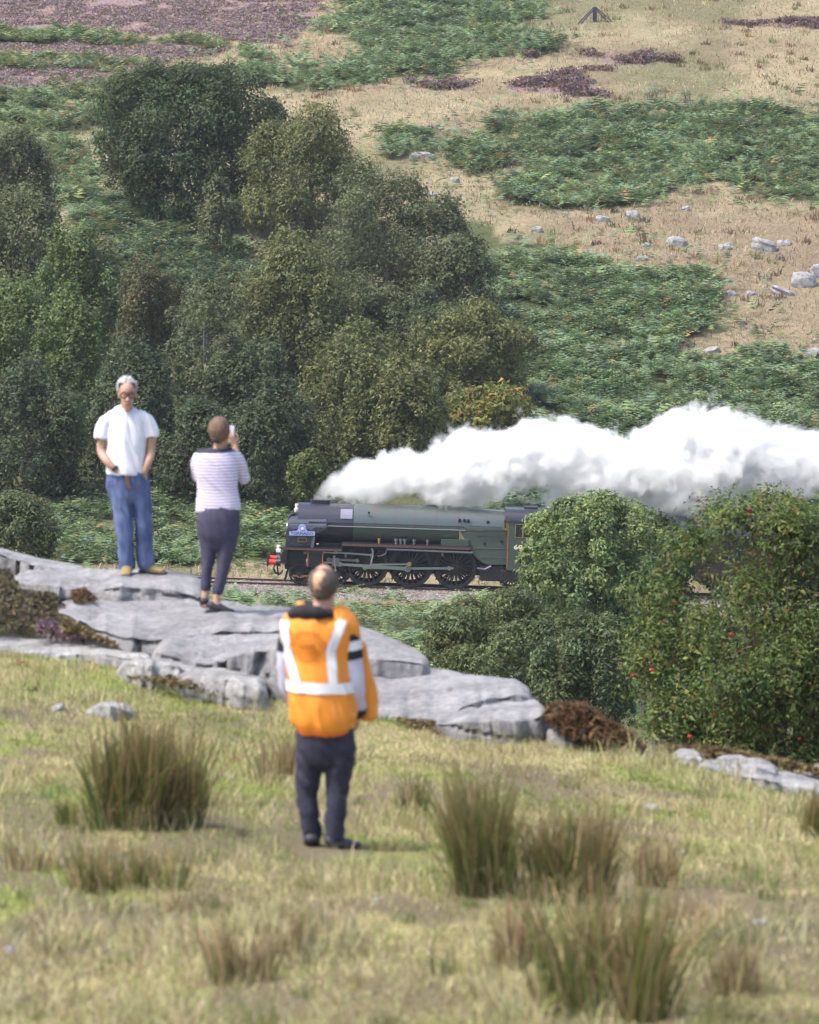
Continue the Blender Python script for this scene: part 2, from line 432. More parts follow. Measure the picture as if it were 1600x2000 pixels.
def fronds(P, size, rng, cols, sp=.55):
    """bracken: arching triangular fronds with paired pinnae"""
    n = len(P); az = rng.uniform(0, 2 * np.pi, n); s = size * rng.uniform(.65, 1.35, n)
    hd = np.stack([np.cos(az), np.sin(az), 0 * az], 1); sd_ = np.stack([-np.sin(az), np.cos(az), 0 * az], 1)
    lift = rng.uniform(.45, 1.0, n)
    K = 5; V = []; Fc = []; base = np.arange(n) * (K * 6)
    def at(t):
        r = (t * sp) + .35 * t * t; z = lift * (1.35 * t - .62 * t * t)
        return P + hd * (r * s)[:, None] + np.array([0, 0, 1.0]) * (z * s)[:, None]
    for k in range(K):
        t = np.full(n, .22 + .76 * k / (K - 1)); dt = .085
        wdt = (.40 * (1 - (k / K) ** 1.1) + .03) * rng.uniform(.8, 1.2, n)
        c0, c1 = at(t - dt), at(t + dt * .5)
        for sg in (-1, 1):
            tip = at(t + dt * 1.1) + sd_ * (sg * wdt * s)[:, None] - np.array([0, 0, 1.0]) * (wdt * s * rng.uniform(.05, .45, n))[:, None]
            V += [c0, c1, tip]
        o = k * 6
        Fc += [np.stack([base + o, base + o + 1, base + o + 2], 1), np.stack([base + o + 4, base + o + 3, base + o + 5], 1)]
    V = np.stack(V, 1).reshape(-1, 3); Fc = np.concatenate(Fc)
    col = np.repeat(cols, K * 6, axis=0)
    return V, Fc, col
def mixcol(n, rng, cs, ws, jit=.18):
    cs = np.array(cs); k = rng.choice(len(cs), n, p=np.array(ws) / sum(ws))
    return np.clip(cs[k] * (1 + jit * rng.normal(size=(n, 1))) * (1 + .06 * rng.normal(size=(n, 3))), .004, 1)
FG, FB, FY, FO = (.175, .245, .10), (.155, .22, .13), (.27, .26, .10), (.34, .21, .09)
def bracken(key, poly, n, lo, hi, size, ws, seed, label, jit=1.0):
    rng = rnd(seed); P = poly_points(poly, n, rng, lo, hi, jit)
    st = rng.uniform(size=len(P)) < .26 * (jit > .5); P[st, 0] += rng.normal(size=st.sum()) * 2.4; P[st, 1] += rng.normal(size=st.sum()) * 3.4; P[:, 2] = zt(P[:, 0], P[:, 1])
    # clumps: thin out and vary the height with a slow noise
    q = fbm(P[:, 0] / 1.7, P[:, 1] / 1.7, s=seed, o=2)
    P = P[q > -.42]; q = q[q > -.42]
    cols = mixcol(len(P), rng, [FG, FB, FY, FO], ws) * (1 + .25 * np.clip(fbm(P[:, 0] / 5, P[:, 1] / 5, s=seed + 60, o=2), -1, 1))[:, None]
    q2 = np.clip(.35 + fbm(P[:, 0] / 3.2, P[:, 1] / 3.2, s=seed + 70, o=2), 0, 1); P[:, 2] += .75 * size * q2
    V, Fc, col = fronds(P, size, rng, cols)
    V = V.reshape(len(P), -1, 3); base = P[:, None, :]
    V = base + (V - base) * (1 + .75 * q)[:, None, None]
    tag(link('bracken', npmesh('bracken', V, Fc, col), M['frond']), label, kind='stuff')
bracken('slope', BRACK['slope'], 27000, 208, 275, 0.78, [5, 5, .5, .25], 1, 'dense green bracken bank above the steam')
bracken('mid', BRACK['mid'], 15000, 255, 350, 0.76, [5, 4, .5, .35], 2, 'broad bracken bed across the upper slope')
bracken('top', BRACK['top'], 8500, 300, 420, 0.78, [5, 4, .4, .2], 3, 'bracken patch below the skyline')
bracken('band', BRACK['band'], 2000, 300, 360, 0.75, [5, 4, .6, .2], 4, 'thin bracken band behind the oak')
bracken('gully', BRACK['gully'], 5600, 240, 300, 0.78, [5, 6, .7, .3], 5, 'blue green bracken in the gap between the trees')
bracken('upper', BRACK['upper'], 5000, 262, 345, 0.72, [5, 3, 1.6, .5], 6, 'yellowing bracken at the left of the oak')
bracken('small', BRACK['small'], 500, 280, 320, 0.85, [5, 4, .5, .2], 7, 'small bracken patch right of the olive tree')
bracken('verge', BRACK['verge'], 3600, 206.5, 222, 0.7, [6, 4, .4, .1], 8, 'low bracken at the foot of the wood')
bracken('strip', BRACK['strip'], 1600, 300, 420, 0.8, [4, 2, 2.5, .2], 9, 'yellow green bracken strip in the heather', .4)
bracken('streak', BRACK['streak'], 1300, 300, 420, .7, [4, 2, 3, .3], 19, 'yellow green streak of young bracken low in the heather', .4)
bracken('front', FRONT, 14500, 150, 196.2, 0.62, [6, 5, .5, .3], 10, 'bracken bank below the railway', .3)

def blades(P, h, wd, rng, lean, cols, face=None):
    """bent two-piece grass blades"""
    n = len(P); az = rng.uniform(0, 2 * np.pi, n); hh = h * np.exp(.35 * rng.normal(size=n))
    d = np.stack([np.cos(az), np.sin(az), 0 * az], 1); s = np.stack([-np.sin(az), np.cos(az), 0 * az], 1)
    fa = rng.uniform(-.7, .7, n); s = np.stack([np.cos(fa), np.sin(fa), 0 * fa], 1)
    le = lean * rng.uniform(.1, 1.5, n)
    up = np.array([0, 0, 1.0])
    m = P + d * (le * hh * .35)[:, None] + up * (hh * .6)[:, None]
    t = P + d * (le * hh)[:, None] + up * (hh * np.clip(1.05 - .35 * le, .3, 1.1))[:, None]
    w2 = wd * rng.uniform(.6, 1.4, n)
    V = np.stack([P - s * (w2 / 2)[:, None], P + s * (w2 / 2)[:, None], m + s * (w2 * .35)[:, None], m - s * (w2 * .35)[:, None], t], 1)
    i = np.arange(n)[:, None] * 5
    T = np.concatenate([np.concatenate([i, i + 1, i + 2], 1), np.concatenate([i, i + 2, i + 3], 1), np.concatenate([i + 3, i + 2, i + 4], 1)])
    return V.reshape(-1, 3), T, np.repeat(cols, 5, axis=0)
WOOD = [(-60, 420), (230, 460), (480, 470), (650, 420), (900, 480), (1000, 640), (1040, 830), (900, 930), (640, 985), (560, 1000), (-60, 1000)]
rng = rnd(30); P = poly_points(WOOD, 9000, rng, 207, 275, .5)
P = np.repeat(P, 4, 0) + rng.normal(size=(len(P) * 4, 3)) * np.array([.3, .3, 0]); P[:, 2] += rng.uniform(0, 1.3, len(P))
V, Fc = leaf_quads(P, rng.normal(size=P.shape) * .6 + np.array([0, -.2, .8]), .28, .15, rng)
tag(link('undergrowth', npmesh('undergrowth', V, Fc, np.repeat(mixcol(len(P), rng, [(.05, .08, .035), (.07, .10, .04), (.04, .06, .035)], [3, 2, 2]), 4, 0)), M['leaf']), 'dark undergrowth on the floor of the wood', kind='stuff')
# dry grass of the far slope
rng = rnd(31)
n = 80000
D = rng.uniform(203.4, 372, n); X = rng.uniform(-1.12, 1.12, n) * .0976 * D; Z = zt(X, D)
px, py = proj(X, D, Z)
keep = np.ones(n, bool)
for p in list(BRACK.values()) + HEATHER: keep &= ~inpoly(px, py, p)
keep &= ~((D > 209) & (px < 900) & (py > 420))
P = np.stack([X, D, Z - .02], 1)[keep]
q = fbm(P[:, 0] / 3, P[:, 1] / 3, s=77, o=3)
P, q = P[q > -.35], q[q > -.35]
cols = mixcol(len(P), rng, [(.44, .37, .25), (.36, .285, .19), (.24, .23, .13), (.22, .165, .115)], [5, 4, 1.5, 1]) * (1 + .3 * fbm(P[:, 0] / 6, P[:, 1] / 6, s=78, o=2))[:, None]
V, Fc, col = blades(P, .22, .055, rng, .7, cols)
tag(link('dry_grass', npmesh('dry_grass', V, Fc, col), M['blade']), 'dry straw coloured moor grass on the far hillside', kind='stuff')
# darker tussocks
rng = rnd(33); n = 1500
D = rng.uniform(212, 372, n); X = rng.uniform(-1.05, 1.05, n) * .0976 * D; px, py = proj(X, D, zt(X, D))
keep = np.ones(n, bool)
for p in list(BRACK.values()): keep &= ~inpoly(px, py, p)
keep &= ~((px < 900) & (py > 420)) & (fbm(X / 7, D / 7, s=81, o=2) > -.1)
X, D = X[keep], D[keep]; k = 16
X = np.repeat(X, k) + .22 * rng.normal(size=len(X) * k); D = np.repeat(D, k) + .22 * rng.normal(size=len(D) * k)
tc_ = np.repeat(mixcol(len(X) // k, rng, [(.22, .16, .09), (.20, .20, .09), (.34, .26, .14), (.17, .115, .10)], [3, 3, 3, 1.5], .2), k, 0)
V, Fc, col = blades(np.stack([X, D, zt(X, D)], 1), .34, .085, rng, .8, tc_)
tag(link('moor_tussocks', npmesh('moor_tussocks', V, Fc, col), M['blade']), 'brown and olive grass tussocks dotted over the dry hillside', kind='stuff')
# heather
def heather(polys, n, lo, hi, seed, cs, ws, label, size=.5):
    rng = rnd(seed); out = []
    for p in polys:
        a = abs(sum(p[i][0] * p[i - 1][1] - p[i - 1][0] * p[i][1] for i in range(len(p))))
        out.append(poly_points(p, max(60, int(n * a)), rng, lo, hi, .8))
    P = np.concatenate(out)
    q = fbm(P[:, 0] / 1.6, P[:, 1] / 1.6, s=seed, o=2)
    P = P[q > -.2]; q = q[q > -.2]
    hh = size * (.6 + 1.2 * np.clip(q, 0, 1))
    m = 5
    PP = np.repeat(P, m, 0) + rng.normal(size=(len(P) * m, 3)) * np.array([.3, .3, 0]); PP[:, 2] += rng.uniform(0, 1, len(PP)) * np.repeat(hh, m)
    Nn = rng.normal(size=PP.shape) * .7 + np.array([0, -.3, .8])
    V, Fc = leaf_quads(PP, Nn, .28, .13, rng)
    col = np.repeat(np.repeat(mixcol(len(P), rng, cs, ws, .22), m, 0), 4, 0)
    return tag(link('heather', npmesh('heather', V, Fc, col), M['leaf']), label, kind='stuff')
heather(HEATHER, .11, 280, 460, 41, [(.29, .18, .16), (.26, .195, .215), (.31, .235, .245), (.21, .21, .115)], [3, 4, 3, 1.4], 'purple brown heather across the top of the moor', .22)
heather(HPATCH, .14, 255, 400, 42, [(.17, .11, .105), (.22, .15, .18), (.16, .115, .09)], [3, 2, 3], 'dark heather mounds scattered in the dry grass', .5)
# foreground turf
rng = rnd(51)
n = 265000
D = 12 + 30 * rng.uniform(0, 1, n) ** .9; X = rng.uniform(-1.55, 1.55, n) * .0976 * D
dbx = np.clip(38.6 - .95 * X, 33.2, 41.5)
k = D < dbx + .3; D, X = D[k], X[k]
Z = zt(X, D); px, py = proj(X, D, Z)
q = fbm(X / .55, D / .8, s=61, o=3); g = fbm(X / .9, D / 1.3, s=51, o=3)
P = np.stack([X, D, Z - .01], 1)
pathm = np.exp(-((py - 1655 - (px - 640) * .13) / 30) ** 2) * (px > 560)
feet = np.exp(-((px - 645) / 75) ** 2 - ((py - 1662) / 22) ** 2) > .35
tall = (q > .14) & (pathm < .4) & ~feet
rq = rng.uniform(0, 1, len(P))
ST = [(.48, .42, .22), (.38, .32, .165), (.54, .48, .30), (.32, .33, .12), (.25, .20, .115)]
bare = fbm(X / .8 + 9, D / 1.4, s=66, o=3) < -.22
tall = tall & (~bare | (rq < .12))
sel = tall & (rq < .8)
c1 = mixcol(sel.sum(), rng, ST, [4, 3, 3, 3, 1])
V, Fc, col = blades(P[sel], .055 + .08 * smooth(.15, .5, q[sel]), .006, rng, .85, c1)
tag(link('straw_grass', npmesh('straw_grass', V, Fc, col), M['blade']), 'tall straw coloured grass of the near slope', kind='stuff')
mt = rng.uniform(size=len(P)) < .0016
TP = np.repeat(P[mt & ~feet], 34, 0); ts = np.repeat(rng.uniform(.5, 1.5, (mt & ~feet).sum()), 34)
TP = TP + rng.normal(size=TP.shape) * np.array([.045, .06, 0]) * ts[:, None]; TP[:, 2] = zt(TP[:, 0], TP[:, 1]) - .01
tcol = np.repeat(mixcol((mt & ~feet).sum(), rng, [(.20, .22, .07), (.30, .24, .12), (.15, .16, .06), (.42, .36, .2)], [3, 3, 2, 2], .2), 34, 0) * rng.uniform(.7, 1.3, (len(TP), 1))
V, Fc, col = blades(TP, .09 * ts, .006, rng, .7, tcol)
tag(link('grass_tufts', npmesh('grass_tufts', V, Fc, col), M['blade']), 'olive and brown tufts sprinkled through the near turf', kind='stuff')
sel = (~tall & (pathm < .75) & (~bare | (rq < .3)) | (rq > .9)) & ~feet
gr = np.clip(.44 + 2.4 * g[sel], .06, .98)[:, None]
c2 = mixcol(sel.sum(), rng, [(.26, .32, .075), (.32, .36, .11), (.18, .22, .06)], [3, 2, 2]) * gr + mixcol(sel.sum(), rng, ST, [3, 4, 1, 2, 2]) * (1 - gr)
c2 = c2 * np.clip(1 + .5 * fbm(X[sel] / .5, D[sel] / .8, s=63, o=3), .5, 1.4)[:, None]
V, Fc, col = blades(P[sel], .036, .008, rng, .8, c2)
tag(link('turf_grass', npmesh('turf_grass', V, Fc, col), M['blade']), 'short green and tan turf of the near slope', kind='stuff')
# ------------------------------------------------------------------ trees and bushes
def make_tree(name, label, cat, cx, ytop, ybot, hw, D, pal, ws, seed, leaf=(.21, .13), dens=1.0, group=None, flat=1.0, trunk=True, lobes=46, lobe_r=.30, extra=None, barkm='bark', base=None, droop=.1, ragged=.18, wide=None, side=.45, skirt=True, grow=1.07, lumpy=.28):
    """crown seen between ytop..ybot (photo px) round cx, standing at distance D"""
    rng = rnd(seed)
    scl = F / (D * ct + 20 * st_)
    rx = grow * hw / scl; rz = grow * (ybot - ytop) / 2 / scl; ry = (wide or 1.0) * min(rx, rz * 1.3) * .9
    c = np.array(wp(cx, (ytop + ybot) / 2, D))
    gz = ztf(c[0], D) if base is None else base
    root = empty(name, (c[0], D, gz), label, cat, group)
    o = np.array([c[0], D, gz])
    # lobes
    d = rng.normal(size=(lobes, 3)); d /= np.linalg.norm(d, axis=1, keepdims=True)
    d[:, 2] = np.where(d[:, 2] < -.93, -d[:, 2], d[:, 2])
    lr = lobe_r * rng.uniform(.7, 1.35, lobes)
    rad = (1 - lr * .95) * rng.uniform(.78, 1.0, lobes) * (1 + lumpy * fbm(d[:, 0] * 1.5 + seed, d[:, 1] * 1.5, d[:, 2] * 1.5, s=seed, o=2)) * 1.04
    LC = d * rad[:, None]
    if skirt:
        lowz = LC[:, 2] < .1
        LC[:, :2] *= np.where(lowz, .93 / np.sqrt(np.maximum(1 - np.minimum(LC[:, 2], 0) ** 2, .3)), 1)[:, None]
    LC = np.concatenate([LC, [[0, 0, 0], [0, 0, .3], [0.25, 0, -.2], [-.3, 0, -.1]]]); lr = np.concatenate([lr, [.5, .45, .45, .45]])
    hue = rng.normal(size=len(lr)); lob_k = rng.uniform(.8, 1.22, len(lr))
    area = 4 * np.pi * ((rx * rz) ** .8 + (rx * ry) ** .8 + (ry * rz) ** .8) / 3
    nl = int(min(62000 if D > 200 or D < 70 else 36000, dens * 2.7 * area / (leaf[0] * leaf[1] * .5)))
    pk = lr ** 2 / (lr ** 2).sum()
    li = rng.choice(len(lr), nl, p=pk)
    e = rng.normal(size=(nl, 3)); e /= np.linalg.norm(e, axis=1, keepdims=True)
    nsub = 16; sdir_ = rng.normal(size=(len(lr), nsub, 3)); sdir_ /= np.linalg.norm(sdir_, axis=2, keepdims=True); sk = rng.integers(0, nsub, nl)
    e = sdir_[li, sk] + e * .42; e /= np.linalg.norm(e, axis=1, keepdims=True)
    sub_k = (.85 + .3 * rng.uniform(size=(len(lr), nsub)))[li, sk]; sub_r = (.8 + .34 * rng.uniform(size=(len(lr), nsub)))[li, sk]
    # leaves mostly on upper and outer side of the lobe
    out = LC[li] / np.maximum(np.linalg.norm(LC[li], axis=1, keepdims=True), .05)
    dt = (e * (out * .6 + np.array([0, -.25, .55]))).sum(1)
    flip = (dt < -.1) & (rng.uniform(size=nl) < .8); e[flip] *= -1
    shell = sub_r * rng.uniform(.62, 1.0, nl) ** .6 * (1 + ragged * np.clip(rng.normal(size=nl), -1, 2))
    Pn = LC[li] + e * (lr[li] * shell)[:, None]
    P = o + (c - o) + Pn * np.array([rx, ry, rz])
    Nn = e * 1.0 + np.array([0, 0, .5]) + rng.normal(size=(nl, 3)) * .55
    tri = D > 200
    if tri:
        u_, v_ = basis(Nn, rng); kk = rng.uniform(.7, 1.3, (nl, 1)); dn = np.array([0, 0, -droop])
        V = np.stack([P - u_ * leaf[0] * kk * .5 + v_ * leaf[1] * kk * .5, P - u_ * leaf[0] * kk * .4 - v_ * leaf[1] * kk * .5, P + (u_ + dn) * leaf[0] * kk * .55], 1).reshape(-1, 3)
    else: V, Fc = leaf_quads(P, Nn, leaf[0], leaf[1], rng, droop)
    nv = 3 if tri else 4
    cols = mixcol(nl, rng, pal, ws, .16) * (lob_k[li] * sub_k)[:, None] * (1 + .05 * hue[li][:, None] * np.array([1, .2, -.6]))
    k = V[:, 2].reshape(-1, nv).min(1) > zt(P[:, 0], P[:, 1], False) + .03
    V = V.reshape(-1, nv, 3)[k].reshape(-1, 3); cols = cols[k]; nl = len(cols)
    Fc = np.arange(nl * nv).reshape(-1, nv)
    me = npmesh('crown', V - o, Fc, np.repeat(np.clip(cols, .003, 1), nv, 0))
    cr = link('crown', me, M['leaf'], root)
    # trunk and limbs
    t = MB(); tr = max(.09, .035 * (rx + rz))
    cl = c - o
    nst = 1 if trunk is True else int(trunk)
    for s in range(nst):
        bx = rng.uniform(-.25, .25) * rx * (nst > 1); by = rng.uniform(-.2, .2) * ry * (nst > 1)
        k = tr if nst == 1 else tr * .55
        top = Vector((cl[0] + bx * 1.6, by, cl[2] + .35 * rz))
        mid = Vector((bx * 1.2 + .1 * rx * rng.normal() * .5, by, max(cl[2] - .5 * rz, .25 * cl[2])))
        t.tube([(bx, by, -.25), (bx * 1.05, by, .2 * mid.z), mid, mid.lerp(top, .5) + Vector((.06 * rx, 0, 0)), top], [k * 1.25, k, k * .8, k * .5, k * .15], 7)
        for q in range(max(3, 7 // nst)):
            L_ = LC[rng.integers(0, lobes)] * np.array([rx, ry, rz]) * .85 + cl
            b0 = mid.lerp(top, rng.uniform(-.15, .7))
            mm = b0.lerp(Vector(L_), .5) + Vector((0, 0, -.06 * rz))
            t.tube([b0, mm, L_], [k * .42, k * .28, k * .08], 5)
    tk = t.build('trunk', M[barkm], root, 40)
    if extra: extra(root, o, c, rx, ry, rz, LC, lr, rng)
    return root
OAK = ([(0.066, 0.093, 0.033), (0.085, 0.117, 0.038), (0.051, 0.079, 0.033)], [3, 2, 2])
OLV = ([(0.152, 0.167, 0.059), (0.187, 0.191, 0.069), (0.112, 0.133, 0.055)], [3, 2, 2])
GRY = ([(0.13, 0.152, 0.069), (0.164, 0.177, 0.08), (0.105, 0.127, 0.062)], [3, 2, 2])
GRN = ([(0.121, 0.167, 0.052), (0.156, 0.199, 0.057), (0.092, 0.129, 0.048)], [3, 2, 2])
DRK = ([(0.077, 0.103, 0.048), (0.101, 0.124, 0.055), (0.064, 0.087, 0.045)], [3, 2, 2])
RUS = ([(0.221, 0.098, 0.058), (0.111, 0.12, 0.049), (0.156, 0.091, 0.052)], [2, 4, 2])
AUT = ([(.21, .21, .055), (.15, .18, .05), (.29, .165, .045)], [4, 4, 1])
LIM = ([(0.132, 0.168, 0.043), (0.102, 0.132, 0.041)], [2, 2])
PAL = ([(0.143, 0.171, 0.083), (0.116, 0.143, 0.068), (0.176, 0.198, 0.099)], [3, 2, 1])
G1 = 'trees of the wood behind the railway'
def T(name, label, *a, **k): return make_tree(name, label, 'tree', *a, group=G1, **k)
T('oak_tree', 'broad dark green domed oak, the largest tree, high on the slope', 372, 108, 445, 190, 285, *OAK, 101, lobes=150, lobe_r=.21, ragged=.1, leaf=(.26, .16), dens=1.7, lumpy=.22)
T('birch_tree', 'olive yellow tree touching the right side of the big dark oak', 610, 200, 475, 142, 279, *OLV, 102, lobes=46, lobe_r=.27, droop=.3)
T('birch_tree', 'small pointed grey green tree in front of the big dark oak', 425, 352, 480, 46, 272, *GRY, 103, lobes=20)
T('birch_tree', 'wide grey green tree at the right edge of the wood, below the olive yellow one', 745, 340, 625, 165, 262, *GRY, 104, lobes=56, lobe_r=.26, droop=.3)
T('birch_tree', 'grey green tree overlapping the bracken bank, rightmost of the upper trees', 890, 455, 640, 90, 258, *GRY, 105, lobes=34, droop=.3)
T('birch_tree', 'tall olive tree with rounded top in the middle of the wood', 575, 462, 780, 132, 245, *OLV, 106, lobes=60, lobe_r=.26, droop=.3)
T('birch_tree', 'olive tree directly behind the smoke deflectors and chimney steam', 715, 612, 965, 138, 226, *OLV, 107, lobes=60, lobe_r=.26, droop=.35)
T('birch_tree', 'grey olive tree half hidden between two taller olive trees', 700, 545, 720, 100, 252, *GRY, 108, lobes=40)
T('birch_tree', 'spreading olive tree above the small yellow autumn tree', 925, 582, 800, 132, 241, *OLV, 109, lobes=50, lobe_r=.26, droop=.3)
T('autumn_tree', 'small yellow and orange autumn tree just above the steam', 950, 745, 890, 106, 229, *AUT, 110, lobes=36, leaf=(.3, .17), dens=.8)
T('rowan_tree', 'rust red tinged tree below the bracken gap in the wood', 290, 495, 720, 72, 241, [(.15, .085, .05), (.11, .12, .05), (.09, .105, .045)], [1.2, 3, 3], 111, lobes=34, dens=.8)
T('birch_tree', 'thin open crowned tree with visible branches left of the tall olive tree', 405, 535, 800, 88, 238, *GRY, 112, lobes=40, lobe_r=.22, dens=.6, barkm='pale_bark')
T('birch_tree', 'grey green tree at the left picture edge, uppermost there', 15, 238, 520, 98, 264, *GRY, 113, lobes=44)
T('birch_tree', 'dark olive tree at the left picture edge below the uppermost one', 30, 360, 640, 108, 256, *GRY, 114, lobes=44)
T('birch_tree', 'bright green tree left of the bracken gap', 160, 432, 720, 88, 248, *GRN, 115, lobes=46, lobe_r=.26)
T('birch_tree', 'rounded green tree halfway down the left picture edge', 25, 540, 830, 105, 236, *GRN, 116, lobes=50)
T('birch_tree', 'slender green tree behind the head of the white shirted man', 135, 575, 900, 78, 229, *GRN, 117, lobes=40)
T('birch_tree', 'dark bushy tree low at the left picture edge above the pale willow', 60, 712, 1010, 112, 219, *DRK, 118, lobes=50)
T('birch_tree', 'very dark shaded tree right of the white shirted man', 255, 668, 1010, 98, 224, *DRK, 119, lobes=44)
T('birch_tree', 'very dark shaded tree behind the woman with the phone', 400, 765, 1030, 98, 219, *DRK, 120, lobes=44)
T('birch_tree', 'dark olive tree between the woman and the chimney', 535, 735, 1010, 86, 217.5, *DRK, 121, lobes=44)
T('sapling_tree', 'small lime green sapling just left of the chimney steam', 605, 878, 985, 48, 213, *LIM, 122, lobes=22)
T('birch_tree', 'olive tree with its foot hidden by the steam, right of the chimney', 795, 705, 930, 78, 222, *OLV, 123, lobes=34, droop=.3)
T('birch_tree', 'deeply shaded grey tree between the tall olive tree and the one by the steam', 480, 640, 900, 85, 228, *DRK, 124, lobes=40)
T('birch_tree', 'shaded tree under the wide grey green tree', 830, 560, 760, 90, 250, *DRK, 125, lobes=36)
def B(name, label, *a, **k): return make_tree(name, label, 'bush', *a, **k)
B('willow_bush', 'pale green willow bush at the left edge behind the rocks', 42, 958, 1125, 75, 150, *PAL, 131, trunk=4, lobes=40, leaf=(.16, .06), dens=.8)
B('sallow_bush', 'big round bright green bush hiding the driver\'s cab', 1162, 966, 1240, 150, 150, [(.20, .265, .10), (.25, .31, .12), (.145, .195, .08)], [3, 2, 2], 132, trunk=5, lobes=130, lobe_r=.16, leaf=(.17, .085), dens=1.25, ragged=.14, lumpy=.1)
B('sallow_bush', 'darker green bush between the round bush and the rowan', 1275, 1000, 1260, 80, 158, [(0.068, 0.101, 0.046), (0.088, 0.121, 0.054)], [2, 2], 133, trunk=4, lobes=60, lobe_r=.2, leaf=(.17, .08), dens=.9)
B('willow_bush', 'olive grey bush left part of the pair above the slabs', 985, 1165, 1420, 158, 118, [(0.143, 0.173, 0.072), (0.180, 0.210, 0.087), (0.105, 0.135, 0.063)], [3, 2, 2], 134, trunk=5, lobes=90, lobe_r=.2, leaf=(.14, .055), dens=1.0)
B('willow_bush', 'olive grey bush reaching under the rowan', 1140, 1200, 1470, 110, 108, [(0.128, 0.158, 0.069), (0.158, 0.188, 0.081), (0.090, 0.120, 0.060)], [3, 2, 2], 135, trunk=5, lobes=70, lobe_r=.2, leaf=(.13, .05), dens=1.0)
# rowan with red berries
def berries(root, o, c, rx, ry, rz, LC, lr, rng):
    for q in range(50):
        i = rng.integers(0, len(lr) - 4)
        e = rng.normal(size=3); e /= np.linalg.norm(e); e[1] = -abs(e[1])
        p = (LC[i] + e * lr[i] * 1.02) * np.array([rx, ry, rz]) + (c - o)
        bm = bmesh.new(); bmesh.ops.create_icosphere(bm, subdivisions=2, radius=1)
        for v in bm.verts:
            k = .038 * (1 + .35 * math.sin(9 * v.co.x + q) * math.sin(8 * v.co.y) * math.cos(9 * v.co.z)); v.co = Vector(p) + Vector((v.co.x * k, v.co.y * k, v.co.z * k * .75))
        me = bpy.data.meshes.new('berry_cluster'); bm.to_mesh(me); bm.free()
        link('berry_cluster', me, M['berry'], root)
M['berry'] = simple('berry', (.36, .03, .018), .45)
ROW = [(.105, .15, .04), (.14, .185, .052), (.075, .11, .035), (.20, .21, .055), (.24, .10, .035)]
make_tree('rowan_tree', 'rowan tree with red berries standing at the right above the grass', 'tree', 1535, 1004, 1600, 325, 62, ROW, [4, 3, 4, 1.0, .25], 141, trunk=9, lobes=105, lobe_r=.155, leaf=(.092, .037), dens=.85, ragged=.3, extra=berries, lumpy=.42, skirt=False, grow=1.04)
# ------------------------------------------------------------------ railway
RA = wp(800, 1146.5, 199.28)                      # near rail head at x of pixel 800
TILT = math.atan(RSL)
SX = F / (200 * ct + 24.3 * st_)                  # photo pixels per metre at the train
def yrail(px): return 1146.5 + .033 * (px - 800)
def LX(px): return (px - 800) / SX
def LZ(px, py): return (yrail(px) - py) / SX
X0 = RA.x; Z0 = RA.z
def track_y(x):                                   # track bends gently away past the engine
    return 200 + np.where(np.asarray(x) > 13.5, .0042 * (np.asarray(x) - 13.5) ** 2, 0)
def track_z(x): return Z0 - RSL * (np.asarray(x) - X0)
xs = np.arange(-46, 46.1, .5)
# ballast bed
prof = [(-2.9, -1.0), (-2.45, -.62), (-1.55, -.16), (0, -.15), (1.55, -.16), (2.6, -.6), (3.1, -1.0)]
V = []; 
for x in xs:
    for k, (a, b) in enumerate(prof):
        V.append((x, float(track_y(x)) + a + .12 * float(vn([x * .7], [k * 3.1])[0]), float(track_z(x)) + b + .04 * float(vn([x * 1.3], [k * 7.7])[0])))
m_ = len(prof); Fc = [(i * m_ + k, (i + 1) * m_ + k, (i + 1) * m_ + k + 1, i * m_ + k + 1) for i in range(len(xs) - 1) for k in range(m_ - 1)]
M['ballast'] = simple('ballast_stone', (.20, .175, .165), .95, scale=7, var=.55, bump=1)
tag(link('ballast_bed', npmesh('ballast_bed', V, Fc), M['ballast']), kind='structure')
rng = rnd(71)
n = 26000; x = rng.uniform(-22, 26, n); a = np.clip(rng.uniform(-2.75, 1.7, n), -3, 3)
bz = np.interp(a, [p[0] for p in prof], [p[1] for p in prof])
P = np.stack([x, track_y(x) + a, track_z(x) + bz + .02], 1)
off = np.array([[1, 0, 0], [-.5, .87, 0], [-.5, -.87, 0], [0, 0, 1.1]])
s = rng.uniform(.025, .06, n)
ang = rng.uniform(0, 6.28, n); ca, sa = np.cos(ang), np.sin(ang)
Rm = np.stack([np.stack([ca, -sa, 0 * ca], 1), np.stack([sa, ca, 0 * ca], 1), np.stack([0 * ca, 0 * ca, 1 + 0 * ca], 1)], 1)
V = P[:, None, :] + np.einsum('nij,kj->nki', Rm, off) * s[:, None, None]
i = np.arange(n)[:, None] * 4
Fc = np.concatenate([np.concatenate([i + a_, i + b_, i + c_], 1) for a_, b_, c_ in ((0, 1, 3), (1, 2, 3), (2, 0, 3))])
col = np.repeat(mixcol(n, rng, [(.22, .19, .18), (.30, .275, .265), (.15, .125, .11)], [3, 2, 2], .2), 4, 0)
M['stones'] = leafmat('stones', 0, .9)
tag(link('ballast_stones', npmesh('ballast_stones', V.reshape(-1, 3), Fc, col), M['stones']), 'grey and brown ballast stones beside the rails', kind='stuff')
M['railhead'] = simple('rail_steel', (.62, .60, .58), .28, 1, .05); M['rust'] = simple('rail_rust', (.12, .065, .045), .85, var=.3)
M['sleeper'] = simple('sleeper_wood', (.11, .09, .075), .9, var=.3, bump=.5)
trk = empty('railway_track', (X0, 200, Z0), 'single railway track on grey ballast running under the steam engine', 'railway track')
